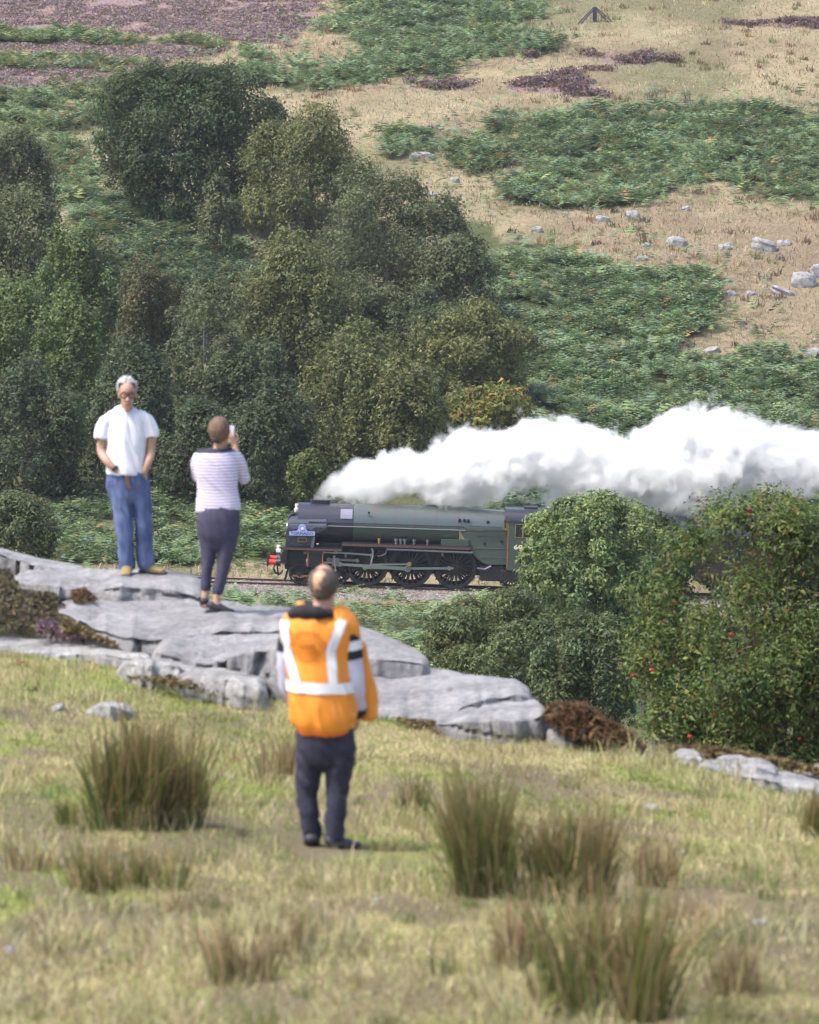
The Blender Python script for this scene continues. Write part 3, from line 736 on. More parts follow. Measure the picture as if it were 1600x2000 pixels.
def sweep(dy, cs, name, m):
    V = []; 
    for x in xs:
        for a, b in cs: V.append((x - X0, float(track_y(x)) + dy + a - 200, float(track_z(x)) + b - Z0))
    k = len(cs); Fc = [(i * k + j, (i + 1) * k + j, (i + 1) * k + (j + 1) % k, i * k + (j + 1) % k) for i in range(len(xs) - 1) for j in range(k)]
    return link(name, npmesh(name, V, Fc), m, trk)
for dy in (-.7525, .7525):
    r_ = sweep(dy, [(-.055, -.158), (.055, -.158), (.055, -.135), (.012, -.125), (.012, -.04), (.036, -.03), (.036, -.004), (-.036, -.004), (-.036, -.03), (-.012, -.04), (-.012, -.125), (-.055, -.135)], 'rail', M['rust'])
    h_ = sweep(dy, [(-.03, -.006), (.03, -.006), (.028, .003), (-.028, .003)], 'rail_head', M['railhead']); h_.parent = r_
sl = MB(); sl.box(-.125, .125, -1.3, 1.3, -.26, -.148)
sme = sl.mesh('sleeper')
for x in np.arange(-16, 12, .7):
    o = link('sleeper', sme, M['sleeper'] if not sme.materials else None, trk, (x - X0, 0, float(track_z(x)) - Z0))
# ------------------------------------------------------------------ steam
def steam():
    up = [(612, 966), (640, 926), (700, 894), (780, 882), (850, 858), (900, 842), (960, 846), (1020, 828), (1080, 822), (1140, 812), (1170, 838), (1230, 848), (1290, 828), (1340, 808), (1390, 790), (1430, 812), (1480, 822), (1540, 838), (1600, 846), (1720, 830), (1850, 850)]
    lo = [(612, 980), (640, 978), (700, 985), (760, 972), (830, 980), (900, 984), (960, 976), (1040, 966), (1120, 968), (1200, 990), (1320, 1008), (1400, 1006), (1450, 980), (1500, 970), (1550, 975), (1600, 960), (1720, 975), (1850, 960)]
    D = 200.6
    ux = np.array([wp(p[0], p[1], D).x for p in up]); uz = np.array([wp(p[0], p[1], D).z for p in up])
    lx = np.array([wp(p[0], p[1], D).x for p in lo]); lz = np.array([wp(p[0], p[1], D).z for p in lo])
    x0, x1 = ux[0], ux[-1]; L_ = x1 - x0
    X = np.linspace(x0, x1, 90)
    U = np.interp(X, ux, uz); Lw = np.interp(X, lx, lz)
    zc = (U + Lw) / 2; r = np.maximum((U - Lw) / 2, .12) * 1.10 * np.interp(X, [x0, x0 + 1, x0 + 5], [1.25, 1.12, 1])
    zr0 = zc.min() - 1
    m, n, N, Lk = mat('steam')
    out = N('ShaderNodeOutputMaterial'); pv = N('ShaderNodeVolumePrincipled'); tc = N('ShaderNodeTexCoord')
    sx = N('ShaderNodeSeparateXYZ'); Lk(tc.outputs['Object'], sx.inputs[0])
    def mth(op, a, b=None, cl=False):
        q = N('ShaderNodeMath'); q.operation = op; q.use_clamp = cl
        for i, v in enumerate((a, b)):
            if v is None: continue
            if isinstance(v, (int, float)): q.inputs[i].default_value = v
            else: Lk(v, q.inputs[i])
        return q.outputs[0]
    t = mth('DIVIDE', sx.outputs[0], float(L_), True)
    def ramp(vals, lo_, hi_):
        rr = N('ShaderNodeValToRGB'); cr = rr.color_ramp; cr.interpolation = 'LINEAR'
        ts = np.linspace(0, 1, 31); v = (np.interp(ts, np.linspace(0, 1, len(vals)), vals) - lo_) / (hi_ - lo_)
        while len(cr.elements) < 31: cr.elements.new(.5)
        for i, e in enumerate(cr.elements): e.position = float(ts[i])
        for i in range(31):
            e = cr.elements[i]; e.color = (float(v[i]),) * 3 + (1,)
        Lk(t, rr.inputs[0])
        return mth('ADD', mth('MULTIPLY', rr.outputs[0], float(hi_ - lo_)), float(lo_))
    zref = float(zc[0])
    zcn = ramp(zc - zref, float((zc - zref).min()), float((zc - zref).max())); rn = ramp(r, 0.0, float(r.max()))
    dz = mth('DIVIDE', mth('SUBTRACT', sx.outputs[2], zcn), rn)
    dy = mth('DIVIDE', sx.outputs[1], mth('MULTIPLY', rn, .9))
    q = mth('SUBTRACT', 1.0, mth('SQRT', mth('ADD', mth('MULTIPLY', dz, dz), mth('MULTIPLY', dy, dy))))
    # billows: a coarse and a fine noise, warped
    nz = N('ShaderNodeTexNoise'); nz.inputs['Scale'].default_value = .48; nz.inputs['Detail'].default_value = 7; nz.inputs['Roughness'].default_value = .72; nz.inputs['Distortion'].default_value = .5
    Lk(tc.outputs['Object'], nz.inputs['Vector'])
    vo = N('ShaderNodeTexVoronoi'); vo.feature = 'SMOOTH_F1'; vo.inputs['Scale'].default_value = .95; vo.inputs['Smoothness'].default_value = .35
    vo.inputs['Detail'].default_value = 2; vo.inputs['Roughness'].default_value = .5
    n2 = N('ShaderNodeTexNoise'); n2.inputs['Scale'].default_value = 1.6; n2.inputs['Detail'].default_value = 3
    Lk(tc.outputs['Object'], n2.inputs['Vector'])
    va = N('ShaderNodeMixRGB'); va.blend_type = 'LINEAR_LIGHT'; va.inputs[0].default_value = .35
    Lk(tc.outputs['Object'], va.inputs[1]); Lk(n2.outputs['Color'], va.inputs[2]); Lk(va.outputs[0], vo.inputs['Vector'])
    a = mth('MULTIPLY', mth('SUBTRACT', nz.outputs['Fac'], .5), 2.3)
    b = mth('MULTIPLY', mth('SUBTRACT', .42, vo.outputs['Distance']), .38)
    v = mth('ADD', mth('ADD', q, a), b)
    dens = ramp(np.interp(np.linspace(0, 1, 90), [0, .03, .10, .2, 1], [.7, 1.3, 2.6, 3.6, 4.0]), 0, 6)
    Lk(mth('MULTIPLY', mth('MULTIPLY', mth('ADD', v, .10), 3.2, True), dens), pv.inputs['Density'])
    pv.inputs['Color'].default_value = (.995, .994, .996, 1); pv.inputs['Anisotropy'].default_value = .1
    Lk(pv.outputs[0], out.inputs['Volume'])
    V = []; k = 14
    for i in range(0, 90, 3):
        R_ = r[i] * 1.62 + .15
        for j in range(k):
            an = 2 * math.pi * j / k
            V.append((X[i] - x0, math.cos(an) * R_ * .92, zc[i] - zref + math.sin(an) * R_))
    ns = len(range(0, 90, 3))
    Fc = [(i * k + j, i * k + (j + 1) % k, (i + 1) * k + (j + 1) % k, (i + 1) * k + j) for i in range(ns - 1) for j in range(k)]
    me = bpy.data.meshes.new('steam'); me.from_pydata(V, [], Fc + [tuple(range(k - 1, -1, -1)), tuple(range((ns - 1) * k, ns * k))]); me.update()
    bm = bmesh.new(); bm.from_mesh(me); bmesh.ops.recalc_face_normals(bm, faces=bm.faces); bm.to_mesh(me); bm.free()
    o = link('steam', me, m, None, (x0, D, zref))
    tag(o, 'long white plume of steam trailing from the chimney', kind='stuff')
    m.cycles.volume_sampling = 'MULTIPLE_IMPORTANCE'
    try: m.cycles.volume_step_rate = .5
    except Exception: pass
steam()
cy.volume_step_rate = 1.0; cy.volume_max_steps = 256

# ------------------------------------------------------------------ the engine
M['green'] = simple('engine_green', (.052, .068, .06), .3, var=.06, coat=1, spec=.8)
M['black'] = simple('engine_black', (.018, .017, .022), .38, var=.1, spec=.5)
M['satin_black'] = simple('satin_black', (.032, .03, .045), .30, var=.1, coat=.5)
M['deflector'] = simple('deflector_black', (.03, .028, .05), .2, var=.1, coat=1, spec=.8)
M['wheelblk'] = simple('wheel_black', (.022, .021, .026), .5, var=.12)
M['steel'] = simple('bright_steel', (.44, .44, .47), .34, .9, .06)
M['dullsteel'] = simple('dull_steel', (.22, .22, .25), .42, .8, .08)
M['orange'] = simple('lining_orange', (.42, .13, .03), .5); M['redline'] = simple('lining_red', (.17, .045, .03), .5)
M['brownedge'] = simple('valance_red', (.11, .055, .05), .5)
M['red'] = simple('buffer_red', (.62, .05, .035), .45); M['white'] = simple('lamp_white', (.85, .85, .84), .35)
M['brass'] = simple('brass', (.62, .43, .17), .35, .9); M['blue'] = simple('nameplate_blue', (.36, .42, .78), .4)
M['darktext'] = simple('plate_letters', (.05, .06, .14), .5); M['cream'] = simple('cream_paint', (.80, .72, .50), .5)
M['glass'] = simple('dark_glass', (.02, .022, .028), .08, spec=.8); M['grey_panel'] = simple('grey_panel', (.23, .22, .29), .3, coat=.4)
M['maroon'] = simple('carriage_maroon', (.038, .016, .022), .35, coat=.4); M['roof'] = simple('carriage_roof', (.075, .07, .085), .7, var=.2)
M['yellow'] = simple('yellow_spot', (.75, .6, .05), .5)
ENG = empty('steam_locomotive', (X0, 200, Z0), 'dark green steam locomotive with blue nameplate and long white plume', 'locomotive')
ENG.rotation_euler = (0, TILT, 0)
def text(name, s_, size, m, parent, loc, rot=(math.pi / 2, 0, 0), ext=.004, bold=0, width=None):
    cu = bpy.data.curves.new(name, 'FONT'); cu.body = s_; cu.size = size; cu.extrude = ext; cu.align_x = 'CENTER'; cu.align_y = 'CENTER'; cu.offset = bold; cu.resolution_u = 2
    t = bpy.data.objects.new('tmp', cu); C.objects.link(t)
    dg = bpy.context.evaluated_depsgraph_get(); me = bpy.data.meshes.new_from_object(t.evaluated_get(dg)); bpy.data.objects.remove(t)
    if width:
        xs_ = [v.co.x for v in me.vertices]; k = width / (max(xs_) - min(xs_))
        for v in me.vertices: v.co.x *= k
    o = link(name, me, None, parent, loc); me.materials.clear(); me.materials.append(m); o.rotation_euler = rot; return o
AX = 2.86
e = ENG
xa, xb, xc, xd = LX(578), LX(687), LX(893), LX(986)       # smokebox front, boiler, firebox, cab
b = MB(); b.lathe([(xa - .12, .01), (xa - .11, .55), (xa, .8), (xa + .02, .96), (xb - .01, .96)], (0, 0, AX), n=48); b.build('smokebox', M['satin_black'], e, 35)
b = MB(); b.lathe([(xb, .90), (xb, 1.0), (xc - 2, 1.0), (xc, 1.0), (xc, .8)], (0, 0, AX), n=56); b.build('boiler', M['green'], e, 35)
for px in (729, 768, 807, 848, 890):
    b = MB(); b.ring((LX(px), 0, AX), (1, 0, 0), 1.010, .99, .02, 48); b.build('boiler_band', M['redline'], e)
# firebox: flat sided, sloping down to the cab, lower front edge sweeping back
fx = MB(); prof_n = 20
secs = []
for k in range(9):
    t = k / 8; x = xc + (xd - xc) * t
    top = AX + 1.0 - .10 * t; hw = 1.0 + .10 * min(1, t * 1.6)
    low = np.interp(LX(800) * 0 + x, [LX(893), LX(903), LX(915), LX(926), LX(938), LX(950), LX(987)], [LZ(893, 1034), LZ(903, 1050), LZ(915, 1071), LZ(926, 1087), LZ(938, 1096), LZ(950, 1101), LZ(986, 1101)])
    ring = [(hw, low)]
    for j in range(prof_n + 1):
        a = math.pi * j / prof_n
        ca_, sa_ = math.cos(a), math.sin(a)
        ring.append((hw * math.copysign(abs(ca_) ** .8, ca_), AX + (top - AX) * abs(sa_) ** .9))
    ring.append((-hw, low))
    secs.append([(x, p[0], p[1]) for p in ring])
vs = [p for s_ in secs for p in s_]; m_ = len(secs[0])
fx.add(vs, [(i * m_ + j, (i + 1) * m_ + j, (i + 1) * m_ + (j + 1) % m_, i * m_ + (j + 1) % m_) for i in range(8) for j in range(m_)] + [tuple(range(m_)), tuple(8 * m_ + j for j in range(m_))])
fb = fx.build('firebox', M['green'], e, 40)
for px, py in ((893, 1014.5), (902, 1015), (909.5, 1015.5), (948, 1018), (943, 1060), (975.5, 1056)):
    b = MB(); yy = -1.10 if py > 1030 else -1.04
    b.cyl((LX(px), yy - .03, LZ(px, py)), (LX(px), yy + .2, LZ(px, py)), .075, n=12); b.build('washout_plug', M['black'], e)
for p0, p1, py0, py1 in ((912, 976, 1026, 1027.5), (902, 984, 1035, 1036), (928, 978, 1045.5, 1046.5)):
    b = MB(); b.cyl((LX(p0), -1.135, LZ(p0, py0)), (LX(p1), -1.15, LZ(p1, py1)), .018, n=6); b.build('firebox_rod', M['black'], e)
for py0, py1 in ((1069, 1069.5), (1086, 1087)):
    b = MB(); b.box(LX(927 if py0 < 1080 else 936), xd, -1.118, -1.05, LZ(950, py0) - .012, LZ(950, py0) + .012); b.build('firebox_bead', M['dullsteel'], e)
# long low dome cover, chimney, top details
b = MB(); b.lathe([(-1.05, .02), (-.95, .55), (-.6, .78), (0, .86), (.7, .82), (1.05, .55), (1.12, .02)], (LX(846), 0, AX + .36), n=28, sc_=(.55, .83)); b.build('dome_cover', M['satin_black'], e, 40)
b = MB()
cx0, cx1 = LX(601), LX(641); zt0 = LZ(620, 990); zt1 = LZ(620, 978.5)
ring = lambda k, z: [((cx0 + cx1) / 2 + ((cx1 - cx0) / 2 - .2) * math.copysign(1, math.cos(a)) * min(1, abs(math.cos(a)) * 3) * k + .2 * math.cos(a), .24 * math.sin(a) * k, z) for a in [2 * math.pi * i / 24 for i in range(24)]]
R0, R1, R2 = ring(1.05, zt0 - .35), ring(.95, zt1 - .08), ring(1.04, zt1)
vs = R0 + R1 + R2; b.add(vs, [(i + o_, (i + 1) % 24 + o_, (i + 1) % 24 + 24 + o_, i + 24 + o_) for o_ in (0, 24) for i in range(24)] + [tuple(range(48, 72))]); b.build('chimney', M['satin_black'], e, 40)
b = MB(); x0, x1 = LX(661.5), LX(684.5)
for k in range(6):
    a0 = R(20 + 5.2 * k); a1 = R(20 + 5.2 * (k + 1))
    p = [(x0, -.99 * math.cos(a0), AX + .99 * math.sin(a0)), (x1, -.99 * math.cos(a0), AX + .99 * math.sin(a0)), (x1, -.99 * math.cos(a1), AX + .99 * math.sin(a1)), (x0, -.99 * math.cos(a1), AX + .99 * math.sin(a1))]
    b.add(p, [(0, 1, 2, 3)])
o = b.build('smokebox_panel', M['grey_panel'], e); s_ = o.modifiers.new('s', 'SOLIDIFY'); s_.thickness = .02  # light grey puts a reflection on this plate into its colour
b = MB(); b.cyl((LX(716.5), -.9, LZ(716, 1000)), (LX(716.5), -1.0, LZ(716, 1000)), .06, n=10); b.build('washout_plug', M['black'], e)
b = MB(); hz = LZ(760, 1022.5); b.cyl((LX(600), -1.06, hz), (LX(903), -1.06, hz), .022, n=8)
for px in (640, 690, 740, 790, 840, 890): b.cyl((LX(px), -.95, hz), (LX(px), -1.06, hz), .025, n=6)
b.build('handrail', M['black'], e)
b = MB(); hz = LZ(760, 1029.5); b.cyl((LX(636), -1.03, hz), (LX(905), -1.03, hz), .026, n=8); b.build('ejector_pipe', M['steel'], e)
# running plate, valance, stays
rz1, rz2 = LZ(600, 1066.5), LZ(760, 1060)
b = MB(); b.box(LX(556), LX(667), -1.32, 1.32, rz1 - .03, rz1); b.box(LX(667), LX(918), -1.32, 1.32, rz2 - .03, rz2); b.box(LX(665), LX(667.5), -1.32, 1.32, rz1 - .1, rz2)
b.build('running_plate', M['black'], e)
b = MB(); b.box(LX(556), LX(666), -1.325, -1.29, rz1 - .13, rz1 - .032); b.box(LX(667), LX(916), -1.325, -1.29, rz2 - .15, rz2 - .032); b.build('valance', M['brownedge'], e)
for px, r0 in ((738, .05), (771, .07), (780, .06), (788, .06), (806, .055), (832, .05)):
    b = MB(); b.cyl((LX(px), -1.1, rz2), (LX(px), -1.1, rz2 + .14), r0, n=10); b.cyl((LX(px), -1.1, rz2 + .14), (LX(px), -1.1, rz2 + .24), r0 * 1.5, n=10)
    b.build('lubricator', M['brass'] if px in (738,) else M['dullsteel'], e)
b = MB(); b.box(LX(858), LX(912), -1.2, -.95, rz2, LZ(885, 1054) + .06); b.build('splasher_box', M['green'], e, bevel=.01)
b = MB(); b.box(LX(556), LX(970), -.62, .62, .66, 2.0); b.build('frame', M['black'], e)
b = MB(); b.prism([(LX(604.5), rz1), (LX(611), rz1), (LX(614), LZ(612, 1046)), (LX(608), LZ(606, 1046))], -1.18, -1.12); b.build('deflector_stay', M['grey_panel'], e)
# smoke deflectors: flat below, curving in at the top
def deflector(sg):
    outl = [(558, 1066.4), (605, 1066.4), (607, 1050), (612, 1040), (622, 1037), (631, 1034), (636, 1028), (636, 1022)]
    b = MB(); X_ = np.linspace(LX(557), LX(636.5), 26); V = []; nz_ = 18
    for x in X_:
        px = 800 + x * SX
        lo_ = np.interp(px, [557, 604, 607, 612, 622, 631, 636.5], [1066.3, 1066.3, 1050, 1040, 1037, 1034, 1030])
        hi_ = 1007 + 14 * max(0, (570 - px) / 13) ** 2.2
        for k in range(nz_):
            py = lo_ + (hi_ - lo_) * k / (nz_ - 1)
            z = LZ(px, py); y = 1.24 - (.55 * max(0, (1026 - py) / 19)) ** 1.0 * .85 * (1 if py < 1026 else 0)
            V.append((x, sg * y, z))
    b.add(V, [(i * nz_ + k, (i + 1) * nz_ + k, (i + 1) * nz_ + k + 1, i * nz_ + k + 1) for i in range(25) for k in range(nz_ - 1)])
    o = b.build('smoke_deflector', M['deflector'], e, 50); s2 = o.modifiers.new('s', 'SOLIDIFY'); s2.thickness = .02
    h = MB(); h.tube([(LX(559.5), sg * 1.26, LZ(560, 1026)), (LX(562), sg * 1.26, LZ(562, 1021)), (LX(568), sg * 1.26, LZ(568, 1019)), (LX(634), sg * 1.26, LZ(634, 1020))], .018, 6); h.build('deflector_handrail', M['black'], o)
for sg in (-1, 1): deflector(sg)
# nameplate
pl = [(563.5, 1042.8), (613, 1043.6), (613, 1035.6), (600, 1035), (597, 1033), (595.5, 1028), (594, 1024), (591.5, 1021.6), (588, 1020.8), (584.5, 1021.6), (582, 1024), (580.6, 1028), (579, 1033), (576, 1034.6), (563.5, 1035)]
b = MB(); b.prism([(LX(p), LZ(p, q)) for p, q in pl], -1.30, -1.265); NP = b.build('nameplate', M['blue'], e)
text('nameplate_lettering', 'TORNADO', .2, M['darktext'], NP, (LX(588.3), -1.302, LZ(588, 1039.3)), bold=.004, width=1.08, rot=(math.pi / 2, 0, 0))
b = MB(); b.cyl((LX(588.2), -1.30, LZ(588, 1029)), (LX(588.2), -1.315, LZ(588, 1029)), .085, n=18); b.build('badge', M['white'], NP)
b = MB(); b.ring((LX(588.2), -1.312, LZ(588, 1029)), (0, 1, 0), .105, .085, .02, 20); b.build('badge_rim', M['dullsteel'], NP)
b = MB(); b.box(LX(580.5), LX(597.5), -1.275, -1.25, LZ(589, 1055.6), LZ(589, 1048)); wpl = b.build('works_plate', M['black'], e)
b = MB(); q0, q1, q2, q3 = LX(580.3), LX(597.7), LZ(589, 1055.8), LZ(589, 1047.8)
for bx in ((q0, q1, q2, q2 + .02), (q0, q1, q3 - .02, q3), (q0, q0 + .02, q2, q3), (q1 - .02, q1, q2, q3)): b.box(bx[0], bx[1], -1.285, -1.25, bx[2], bx[3])
b.build('plate_border', M['brass'], wpl)
# cab
cx1 = LX(1072)
b = MB(); zc0, zc1 = LZ(1030, 1112), LZ(1030, 1016)
# side sheet with a window opening left out
wx0, wx1, wz0, wz1 = LX(1002), LX(1030), LZ(1010, 1046), LZ(1010, 1022)
for sg in (-1, 1):
    b = MB(); y0, y1 = sorted((sg * 1.33, sg * 1.37))
    b.box(xd, wx0, y0, y1, zc0, zc1); b.box(wx1, cx1, y0, y1, zc0, zc1); b.box(wx0, wx1, y0, y1, zc0, wz0); b.box(wx0, wx1, y0, y1, wz1, zc1)
    cs = b.build('cab_side', M['green'], e)
    b = MB()
    for bx in ((wx0 - .03, wx1 + .03, wz0 - .03, wz0), (wx0 - .03, wx1 + .03, wz1, wz1 + .03), (wx0 - .03, wx0, wz0, wz1), (wx1, wx1 + .03, wz0, wz1), ((wx0 + wx1) / 2 - .03, (wx0 + wx1) / 2 + .03, wz0, wz1)):
        b.box(bx[0], bx[1], y0 - .012, y1 + .012, bx[2], bx[3])
    wf = b.build('cab_window', M['brass'], cs)
    b = MB(); b.box(wx0, wx1, sg * 1.345, sg * 1.355, wz0, wz1); b.build('cab_glass', M['glass'], cs)
    if sg < 0:
        text('cab_number', '60163', .30, M['cream'], cs, (LX(1021), -1.376, LZ(1021, 1066.5)), bold=.006, width=1.05)
    b = MB(); b.box(xd + .02, xd + .05, sg * 1.375 - .003, sg * 1.375 + .003, zc0 + .1, zc1 - .1); b.build('cab_lining', M['orange'], cs)
# wedge front of the cab with its narrow window
b = MB(); zf0, zf1 = LZ(985, 1040), LZ(985, 1002)
b.prism([(xd + .0, zc0), (xd + .0, zc1 + .05), (xd + .05, zc1 + .05), (xd + .05, zc0)], -1.33, 1.33); b.build('cab_front', M['green'], e)
b = MB(); b.prism([(LX(979), LZ(979, 1031)), (LX(978), LZ(978, 1006)), (LX(985.5), LZ(985, 1013)), (LX(985.5), LZ(985, 1033))], -1.3, -1.15); b.build('cab_front_window', M['brass'], e)
b = MB(); b.prism([(LX(980.2), LZ(979, 1028)), (LX(979.2), LZ(978, 1011)), (LX(983.5), LZ(985, 1015)), (LX(984), LZ(985, 1030))], -1.31, -1.295); b.build('cab_front_glass', M['glass'], e)
b = MB(); rr = 24; V = []
for x in (LX(981), LX(1078)):
    for k in range(rr + 1):
        a = math.pi * k / rr; c_, s_ = math.cos(a), math.sin(a)
        V.append((x, 1.42 * math.copysign(abs(c_) ** .75, c_), zc1 + (LZ(1030, 993.5) - zc1) * s_ ** .8))
b.add(V, [(k, k + 1, k + rr + 2, k + rr + 1) for k in range(rr)] + [tuple(range(rr + 1)), tuple(range(2 * rr + 1, rr, -1))]); b.build('cab_roof', M['satin_black'], e, 50)
b = MB(); b.box(LX(1018), LX(1045), -.5, .5, LZ(1030, 994.5), LZ(1030, 991.5)); b.build('roof_ventilator', M['satin_black'], e)
b = MB(); b.box(LX(976), LX(1062), -1.3, 1.3, LZ(1000, 1134), LZ(1000, 1112)); b.build('ashpan', M['black'], e, bevel=.04)
b = MB(); b.box(LX(936), LX(985), -1.0, 1.0, LZ(960, 1134), LZ(960, 1104)); b.build('trailing_frame', M['wheelblk'], e, bevel=.05)
b = MB(); b.tube([(LX(930), -1.1, LZ(930, 1108)), (LX(945), -1.1, LZ(945, 1110)), (LX(957), -1.1, LZ(957, 1104))], .06, 8); b.build('injector_pipe', M['dullsteel'], e)
# wheels
def wheel(name, px, sy, rad, spokes, parent, boss=.2, weight=True, ph=0):
    y = sy * .79; c = (0, 0, 0)
    wr = empty(name, (LX(px), y, rad), None); wr.parent = parent
    b = MB(); b.ring(c, (0, 1, 0), rad, rad * .90, .14, 40); b.ring((0, -sy * .06, 0), (0, 1, 0), rad + .03, rad * .93, .03, 40); b.build('tyre', M['wheelblk'], wr, 35)
    b = MB(); b.ring(c, (0, 1, 0), rad * .905, rad * .83, .11, 40)
    b.cyl((0, -.1, 0), (0, .1, 0), boss, n=20)
    for k in range(spokes):
        a = 2 * math.pi * (k + .5) / spokes + ph
        b.cyl((boss * .8 * math.cos(a), 0, boss * .8 * math.sin(a)), (rad * .86 * math.cos(a), 0, rad * .86 * math.sin(a)), .045 * (rad + .3), .034 * (rad + .3), 6, False)
    if weight:
        a0 = 2.2 + ph; n = 10; pts = [(rad * .84 * math.cos(a0 + .9 * k / n), rad * .84 * math.sin(a0 + .9 * k / n)) for k in range(n + 1)]
        b.prism(pts, -.05, .05)
    b.build('wheel_centre', M['wheelblk'], wr)
    return wr
DRV = (715.5, 801, 887)
for px in DRV:
    for sy in (-1, 1): wheel('driving_wheel', px, sy, 1.02, 20, e, .21, True, .3 * DRV.index(px))
for px in (585, 660):
    for sy in (-1, 1): wheel('bogie_wheel', px, sy, .485, 10, e, .13, False)
for sy in (-1, 1): wheel('trailing_wheel', 998, sy, .56, 11, e, .14, False)
# motion: crank pins lie below and behind the hubs
cpx, cpy = -9, 7.2
pins = [(LX(p) + cpx / SX, 1.02 - cpy / SX * .2) for p in DRV]
def rod(name, p0, p1, h0, h1, y, m, t=.05):
    (x0, z0), (x1, z1) = p0, p1
    d = Vector((x1 - x0, 0, z1 - z0)).normalized(); n_ = Vector((-d.z, 0, d.x))
    b = MB(); b.prism([(x0 + n_.x * h0, z0 + n_.z * h0), (x1 + n_.x * h1, z1 + n_.z * h1), (x1 - n_.x * h1, z1 - n_.z * h1), (x0 - n_.x * h0, z0 - n_.z * h0)], y - t / 2, y + t / 2)
    b.cyl((x0, y - t * .8, z0), (x0, y + t * .8, z0), h0 * 1.9, n=16); b.cyl((x1, y - t * .8, z1), (x1, y + t * .8, z1), h1 * 1.9, n=16)
    return b.build(name, m, e)
pz = lambda px, py: (LX(px), LZ(px, py))
rod('coupling_rod', pz(712, 1107.5), pz(797, 1109), .055, .055, -.98, M['steel']); rod('coupling_rod', pz(797, 1109), pz(876, 1108.5), .055, .055, -.99, M['steel'])
rod('connecting_rod', pz(663, 1100), pz(795, 1109), .06, .085, -1.1, M['steel'])
rod('eccentric_rod', pz(724, 1100), pz(798, 1099.3), .035, .035, -1.22, M['steel'])
rod('return_crank', pz(796, 1109), pz(798, 1099.3), .06, .05, -1.18, M['dullsteel'])
b = MB(); b.cyl((LX(798), -1.2, LZ(798, 1099)), (LX(798), -1.3, LZ(798, 1099)), .10, n=16); b.build('crank_cap', M['brass'], e)
for p_ in (876.5, 882): b = MB(); b.cyl((LX(p_), -.9, LZ(p_, 1108.3)), (LX(p_), -1.08, LZ(p_, 1108.3)), .085 if p_ < 880 else .06, n=14); b.build('crank_pin', M['steel'], e)
b = MB(); b.tube([(LX(724), -1.12, LZ(724, 1069)), (LX(726.5), -1.12, LZ(726, 1075)), (LX(727), -1.12, LZ(726, 1083)), (LX(725), -1.12, LZ(725, 1092)), (LX(724), -1.12, LZ(724, 1101))], .05, 8); b.build('expansion_link', M['steel'], e)
rod('radius_rod', pz(656, 1077), pz(724, 1082), .035, .04, -1.1, M['steel'])
b = MB(); b.tube([(LX(736), -1.1, LZ(736, 1084.5)), (LX(745), -1.1, LZ(745, 1083)), (LX(752), -1.1, LZ(752, 1079)), (LX(753), -1.1, LZ(753, 1072))], .035, 8); b.build('reversing_arm', M['dullsteel'], e)
rod('slide_bar', pz(641, 1091), pz(697, 1093), .05, .05, -1.05, M['dullsteel'])
b = MB(); b.box(LX(648), LX(662), -1.16, -.95, LZ(655, 1104), LZ(655, 1088)); b.build('crosshead', M['dullsteel'], e, bevel=.02)
rod('combination_lever', pz(652, 1085), pz(655, 1112), .03, .03, -1.15, M['steel']); rod('valve_spindle', pz(632, 1077), pz(652, 1078), .03, .03, -1.05, M['steel'])
rod('piston_rod', pz(630, 1097), pz(650, 1097), .04, .04, -1.05, M['steel'])
b = MB(); b.cyl((LX(753), -1.25, LZ(760, 1070)), (LX(920), -1.25, LZ(915, 1076.5)), .06, n=10); b.build('oil_pipe', M['dullsteel'], e)
for px, py in ((674, 1083), (738, 1076), (862, 1080), (845, 1075), (690, 1112), (705, 1110), (772, 1114), (858, 1122), (900, 1104)):
    b = MB(); b.box(LX(px) - .06, LX(px) + .06, -1.0, -.65, LZ(px, py) - .12, LZ(px, py) + .1); b.build('bracket', M['dullsteel'] if px in (674, 862) else M['black'], e, bevel=.02)
for i in range(3):
    px = DRV[i] - 33
    b = MB(); b.tube([(LX(px), -.72, LZ(px, 1072)), (LX(px + 4), -.75, LZ(px, 1100)), (LX(px - 3), -.75, LZ(px, 1132))], .04, 6); b.build('brake_hanger', M['black'], e)
    b = MB(); b.box(LX(px - 8) , LX(px + 2), -.86, -.7, LZ(px, 1120), LZ(px, 1104)); b.build('brake_block', M['black'], e, bevel=.02)
# cylinders
for sg in (-1, 1):
    b = MB(); b.box(LX(599), LX(631), *sorted((sg * .7, sg * 1.24)), LZ(615, 1107), LZ(615, 1074)); cyl = b.build('cylinder', M['black'], e, bevel=.09)
    b = MB(); b.box(LX(601), LX(629.5), *sorted((sg * .8, sg * 1.2)), LZ(615, 1079), LZ(615, 1073)); b.build('cylinder_top', M['grey_panel'], cyl, bevel=.04)
    for px in (601, 629.5):
        b = MB(); b.box(LX(px) - .022, LX(px) + .022, *sorted((sg * 1.235, sg * 1.252)), LZ(615, 1104), LZ(615, 1076)); b.build('cylinder_lining', M['orange'], cyl)
    b = MB(); b.cyl((LX(597.5), sg * 1.0, LZ(598, 1095)), (LX(599.5), sg * 1.0, LZ(598, 1095)), .22, n=18); b.build('cylinder_cover', M['steel'], cyl, 35)
    b = MB(); b.cyl((LX(592), sg * 1.05, LZ(598, 1077)), (LX(600), sg * 1.05, LZ(598, 1077)), .09, n=12); b.build('valve_cover', M['dullsteel'], cyl)
